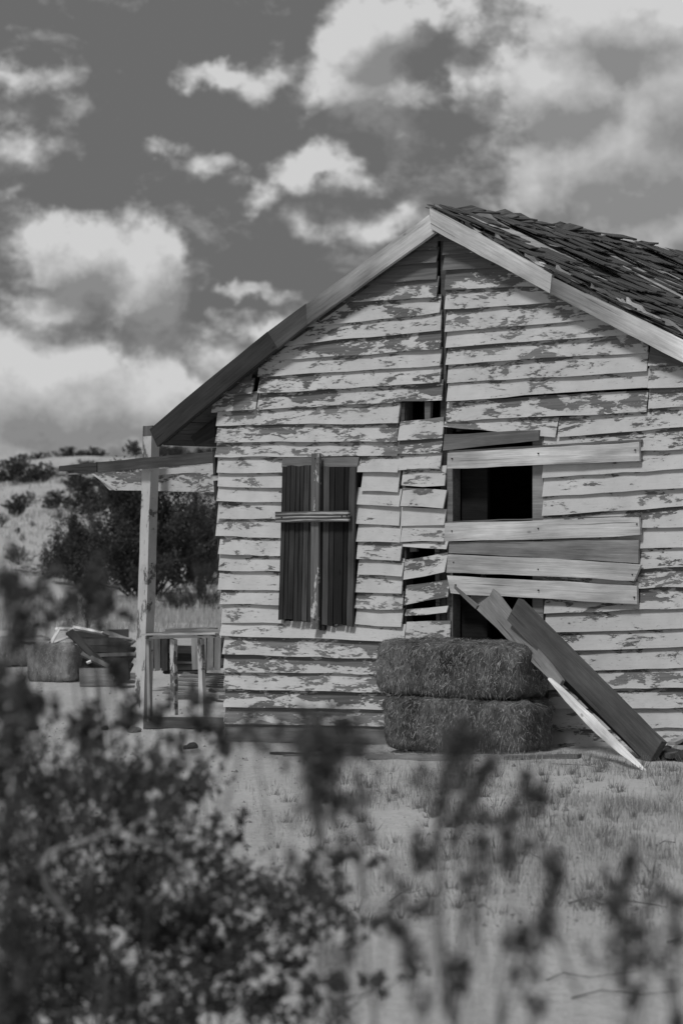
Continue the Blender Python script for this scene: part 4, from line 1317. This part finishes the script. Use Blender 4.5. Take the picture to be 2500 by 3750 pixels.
def tufts():
    r = np.random.default_rng(19)
    B, H, A = [], [], []
    for i in range(420):
        Z = r.uniform(9.2, 14.6); px = r.uniform(1000, 2750)
        x = (px - 1250) / F * Z
        if BX.x * (x - O.x) + BX.y * (Z - O.y) > -.6 or r.random() > .25 + .75 * (px - 1000) / 1500: continue
        k = int(r.integers(18, 60)); s_ = r.uniform(.02, .07)
        a = r.uniform(0, 6.28, k); d = np.abs(r.normal(0, s_, k))
        X = x + np.cos(a) * d; Y = Z + np.sin(a) * d
        B.append(np.stack([X, Y, ground_z(X, Y) - .004], 1)); H.append(r.uniform(.03, .10, k) * np.exp(-d / .08)); A.append(a)
    B = np.concatenate(B); H = np.concatenate(H); A = np.concatenate(A); n = len(B)
    le = H * r.uniform(.1, .8, n)
    T = B + np.stack([np.cos(A) * le, np.sin(A) * le, H], 1)
    s2 = np.stack([-np.sin(A), np.cos(A) * .3, 0 * A], 1) * .0014 + np.array((.0009, 0, 0))
    V = np.stack([B - s2, B + s2, T], 1).reshape(-1, 3); k = np.arange(n) * 3
    tag(new('grass_tufts', V, np.stack([k, k + 1, k + 2], 1), M_GRASS_DARK, kind='stuff'), 'rough dead tufts dotted through the yard grass before the shack', 'grass')
tufts()

# twigs on the sand
M_TWIG = make_flat('dead_twig', .13, .27, 9.0)
def twig(label, pts, rad, m=M_TWIG, lift=.004):
    P = [gpy(*p) + Vector((0, 0, lift + (i % 2) * .015)) for i, p in enumerate(pts)]
    V, Fc = tubes([([tuple(p) for p in P], rad * .5, rad * .22)], 0, 0, 5)
    tag(new('fallen_twig', V, Fc, m), label, 'twig', 'twigs fallen on the sand')
twig('crooked dark twig on the sand right of the dark bush', [(1425, 3308), (1470, 3290), (1510, 3276), (1560, 3272)], .006)
twig('long thin twig lying across the pale sand, lower right', [(2000, 3600), (2060, 3588), (2150, 3592), (2330, 3586)], .006)
twig('long dark twig below the other in the lower right', [(2090, 3662), (2200, 3652), (2350, 3650), (2480, 3655)], .007)
twig('short twig in the grass at the right edge', [(2400, 3102), (2430, 3100), (2470, 3092)], .008)
twig('thin dark twig in the grass, middle right', [(1890, 3128), (1935, 3140), (1975, 3148), (1985, 3180)], .006)
twig('dark forked stick lying in the grass on the right', [(2080, 3316), (2150, 3310), (2200, 3322), (2300, 3320), (2440, 3330)], .011)
twig('black stick at the right edge of the sand', [(2440, 3458), (2480, 3462), (2500, 3462)], .010)
twig('short stick on bare sand near the bottom', [(1370, 3600), (1400, 3602), (1430, 3600)], .006)
twig('thin stick lying on the sand before the leaning planks', [(2020, 2800), (2140, 2815), (2230, 2822)], .006)
twig('pale curled bit of bark at the right edge', [(2465, 3335), (2480, 3355), (2482, 3378)], .010, M_PALE_STEM, .03)

# foreground creosote bushes, close to the lens and out of focus
def near_bush(name, label, base, clusters, seed, leaf=.0085, leafmat=None, nleaf=34, stemr=.004, group='creosote bushes close to the viewer', extra_paths=None):
    r = np.random.default_rng(seed)
    B = np.array(base)
    root = empty(name, tuple(B)); tag(root, label, 'bush', group)
    paths, pts = [], []
    for (px, py, rx, ry, Z, n) in clusters:
        n = max(2, int(n * (.66 if Z > 5.5 else .8 if seed in (41, 42) else .8)))
        if Z > 5.5: Z *= .87; rx *= 1.15; ry *= 1.1
        c = np.array(at(px, py, Z)); s = Z / F
        d0 = c - B; 
        trunk = curve(B + r.normal(0, .03, 3) * (1, 1, 0), c - d0 / np.linalg.norm(d0) * ry * s * .5, r, .03, 8, .02)
        paths.append((trunk - B, stemr * (.22 if Z < 5.5 else .7), stemr * .2))
        for i in range(n):
            e = c + np.array((r.normal(0, rx * .9), 0, r.normal(0, ry * 1.05))) * s
            e[1] += r.normal(0, max(rx, ry) * s * .5)
            t0 = trunk[-1 - int(r.integers(0, 3))]
            st = e + (t0 - e) * min(1.0, r.uniform(1.0, 2.6) * (rx + ry) * .5 * s / max(.05, np.linalg.norm(t0 - e)))
            P = curve(st, e, r, .006, 5)
            paths.append((P - B, .0022, .0009))
            if r.random() < .3: paths.append((curve(t0, st, r, .008, 4) - B, .0022, .0014))
            for j in range(7):
                t = r.uniform(0, 1); q = st + (e - st) * t
                dr = r.normal(0, 1, 3) + np.array((0, 0, .4)); dr /= np.linalg.norm(dr)
                tip = q + dr * r.uniform(.2, .7) * (rx + ry) * .5 * s
                m = max(3, int(nleaf / 5.5))
                u = r.uniform(.1, 1.1, m)[:, None]
                pts.append(q + (tip - q) * u + r.normal(0, .004, (m, 3)))
    if extra_paths: 
        for P, a, b in extra_paths: pass
    C = np.concatenate(pts) - B
    V, Q = leaf_cloud(C, len(C), leaf, r, 1.7)
    new('foliage', V, Q, leafmat or M_LEAF_NEAR, root)
    V2, Q2 = tubes(paths, 0, 0, 4)
    new('stems', V2, Q2, M_STEM, root)
    return root

def bpt(px, Z):
    p = gp(px, Z); return (p.x, p.y, p.z)
big = near_bush('creosote_bush', 'large dark creosote bush in the lower left corner with pale bare branches', bpt(380, 6.4), [
    (120, 2850, 130, 110, 6.5, 34), (330, 2880, 130, 90, 6.3, 30), (560, 2850, 110, 70, 6.8, 22), (480, 2960, 150, 90, 6.5, 34), (200, 3020, 200, 100, 6.6, 50),
    (90, 3200, 120, 140, 6.2, 40), (330, 3240, 170, 120, 6.8, 50), (560, 3180, 160, 110, 6.4, 50), (720, 3330, 170, 110, 6.3, 46), (620, 3400, 170, 90, 6.5, 42),
    (120, 3450, 150, 130, 6.2, 52), (330, 3560, 150, 130, 6.4, 44), (150, 3680, 180, 110, 6.1, 56), (500, 3650, 170, 110, 6.2, 44), (820, 3150, 110, 90, 6.9, 20),
    (800, 3000, 60, 70, 6.7, 8), (960, 3240, 110, 70, 6.6, 20), (1050, 3330, 90, 70, 6.5, 18), (700, 2900, 80, 50, 6.7, 10), (860, 3420, 110, 60, 6.3, 24),
    (1050, 3500, 90, 70, 6.3, 15), (840, 3600, 110, 60, 6.0, 12), (1000, 3650, 130, 70, 6.0, 24), (1150, 3250, 60, 80, 6.6, 9), (700, 3700, 140, 70, 6.0, 26), (1150, 3420, 60, 50, 6.3, 8), (1270, 3330, 70, 60, 6.3, 8), (1330, 3480, 80, 60, 6.2, 7), (1220, 3580, 70, 60, 6.1, 8), (1400, 3600, 70, 50, 6.0, 5), (1250, 3130, 60, 60, 6.4, 6)], 31, .0085, nleaf=56)
def branch(root, px_pts, Z, rad):
    P = [np.array(at(x, y, Z + .06 * math.sin(i * 1.7))) - np.array(root.location) for i, (x, y) in enumerate(px_pts)]
    # smooth the path
    Q = []
    for i in range(len(P) - 1):
        for t in (0, .33, .66): Q.append(P[i] + (P[i + 1] - P[i]) * t)
    Q.append(P[-1])
    V, Fc = tubes([(Q, rad, rad * .6)], 0, 0, 6)
    new('bare_branch', V, Fc, M_PALE_STEM, root, smooth=True)
branch(big, [(265, 3385), (225, 3310), (180, 3260), (155, 3180), (175, 3130), (225, 3105), (300, 3085), (360, 3062)], 5.04, .0085)
branch(big, [(195, 3165), (210, 3115), (240, 3092)], 5.04, .008)
branch(big, [(360, 3062), (420, 3045), (460, 3062), (510, 3085), (560, 3078), (610, 3105), (650, 3145), (695, 3180)], 5.04, .0075)
branch(big, [(440, 3045), (425, 3010), (395, 3000)], 5.04, .006)
branch(big, [(470, 3040), (510, 3010), (560, 2995)], 5.04, .0055)
branch(big, [(0, 3110), (60, 3080), (110, 3060)], 4.87, .006)
branch(big, [(640, 3190), (620, 3260), (560, 3310)], 5.21, .0055)

near_bush('creosote_bush', 'out of focus creosote bush rising along the left edge, nearest of the dark bushes', bpt(20, 4.0), [
    (60, 2080, 60, 40, 4.2, 4), (30, 2120, 40, 60, 4.1, 5), (120, 2190, 60, 70, 4.3, 9), (60, 2260, 55, 60, 4.2, 9), (30, 2440, 60, 80, 4.2, 12), (20, 2560, 50, 90, 4.1, 12),
    (60, 2680, 70, 80, 4.0, 13), (30, 2880, 60, 100, 4.0, 13), (20, 3100, 55, 110, 4.0, 14), (40, 3350, 55, 120, 3.9, 14), (60, 3560, 80, 110, 3.9, 16), (60, 3700, 90, 70, 3.9, 14),
    (160, 2590, 35, 40, 4.3, 4), (110, 2510, 45, 35, 4.2, 5)], 41, .009, nleaf=30)
near_bush('creosote_bush', 'blurred creosote bush with a dark tuft before the huge bush, left of the post', bpt(330, 4.8), [
    (330, 2130, 65, 50, 4.9, 15), (280, 2180, 60, 40, 4.8, 10), (400, 2190, 50, 45, 5.0, 8), (170, 2120, 35, 40, 4.8, 4), (440, 2400, 40, 50, 4.9, 8), (330, 2610, 50, 50, 4.7, 7),
    (325, 2662, 28, 28, 4.5, 9), (470, 2560, 60, 50, 4.9, 8), (290, 2720, 60, 60, 4.8, 8), (560, 2580, 45, 40, 4.9, 5), (700, 2620, 60, 50, 4.9, 9), (760, 2560, 50, 40, 5.0, 6),
    (650, 2700, 60, 40, 4.8, 8), (770, 2680, 50, 50, 4.9, 9), (470, 2790, 80, 60, 4.8, 12), (620, 2840, 80, 60, 4.9, 12)], 42, .009, nleaf=28)
near_bush('creosote_bush', 'blurred creosote bush before the shack wall between shutter and hay bales', bpt(1180, 3.6), [
    (1110, 2610, 60, 35, 3.7, 8), (1230, 2640, 80, 45, 3.7, 16), (1140, 2710, 90, 55, 3.6, 20), (1290, 2720, 60, 50, 3.6, 12), (1180, 2810, 60, 50, 3.6, 11), (1240, 2900, 45, 60, 3.6, 7),
    (1170, 2980, 35, 60, 3.6, 6), (1330, 2880, 40, 60, 3.7, 6), (1310, 3020, 30, 60, 3.6, 5), (1220, 3100, 35, 60, 3.6, 6), (930, 2590, 50, 35, 3.8, 6), (1030, 2660, 55, 35, 3.8, 8), (1100, 3140, 40, 50, 3.6, 5)], 43, .0065, M_LEAF_SPRIG, nleaf=26)
near_bush('creosote_bush', 'blurred creosote sprays in front of the hay bales', bpt(1700, 3.4), [
    (1720, 2690, 65, 50, 3.5, 15), (1660, 2760, 65, 50, 3.5, 13), (1760, 2800, 55, 50, 3.5, 10), (1640, 2880, 50, 50, 3.4, 8), (1610, 2960, 40, 55, 3.4, 6), (1560, 3050, 35, 50, 3.4, 6),
    (1530, 3140, 30, 35, 3.4, 4), (1720, 2920, 55, 45, 3.4, 7), (1830, 2980, 60, 45, 3.4, 8), (1790, 3070, 60, 40, 3.4, 9), (1900, 3060, 60, 35, 3.4, 6), (1950, 2830, 30, 55, 3.5, 6), (1970, 2920, 40, 45, 3.5, 7), (1700, 3180, 40, 40, 3.4, 4)], 44, .0065, M_LEAF_SPRIG, nleaf=26)
near_bush('creosote_bush', 'blurred creosote sprays over the sand in the lower right', bpt(1950, 3.0), [
    (2020, 3230, 30, 60, 3.1, 7), (2000, 3330, 35, 60, 3.1, 10), (1950, 3420, 35, 50, 3.1, 8), (1900, 3490, 35, 40, 3.1, 6), (1690, 3520, 50, 45, 3.1, 7), (1650, 3600, 40, 50, 3.1, 5), (1490, 3540, 40, 50, 3.1, 5),
    (1540, 3330, 35, 40, 3.1, 4), (1500, 3410, 50, 35, 3.1, 6), (1410, 3360, 50, 40, 3.1, 7), (1250, 3500, 40, 50, 3.1, 5), (1230, 3640, 50, 70, 3.0, 8), (1420, 3250, 30, 35, 3.1, 2), (1980, 3680, 40, 15, 3.0, 2)], 45, .0065, M_LEAF_SPRIG, nleaf=26)
near_bush('creosote_bush', 'blurred creosote sprays near the right edge over the grass', bpt(2420, 3.2), [
    (2300, 3180, 50, 45, 3.3, 8), (2260, 3290, 55, 45, 3.3, 9), (2340, 3400, 60, 50, 3.3, 10), (2290, 3500, 40, 60, 3.2, 6), (2470, 3290, 40, 50, 3.2, 7), (2430, 3540, 45, 50, 3.2, 5), (2330, 3680, 40, 30, 3.2, 4), (2490, 3680, 30, 50, 3.2, 3), (2230, 3420, 40, 40, 3.2, 4)], 46, .0065, M_LEAF_SPRIG, nleaf=26)
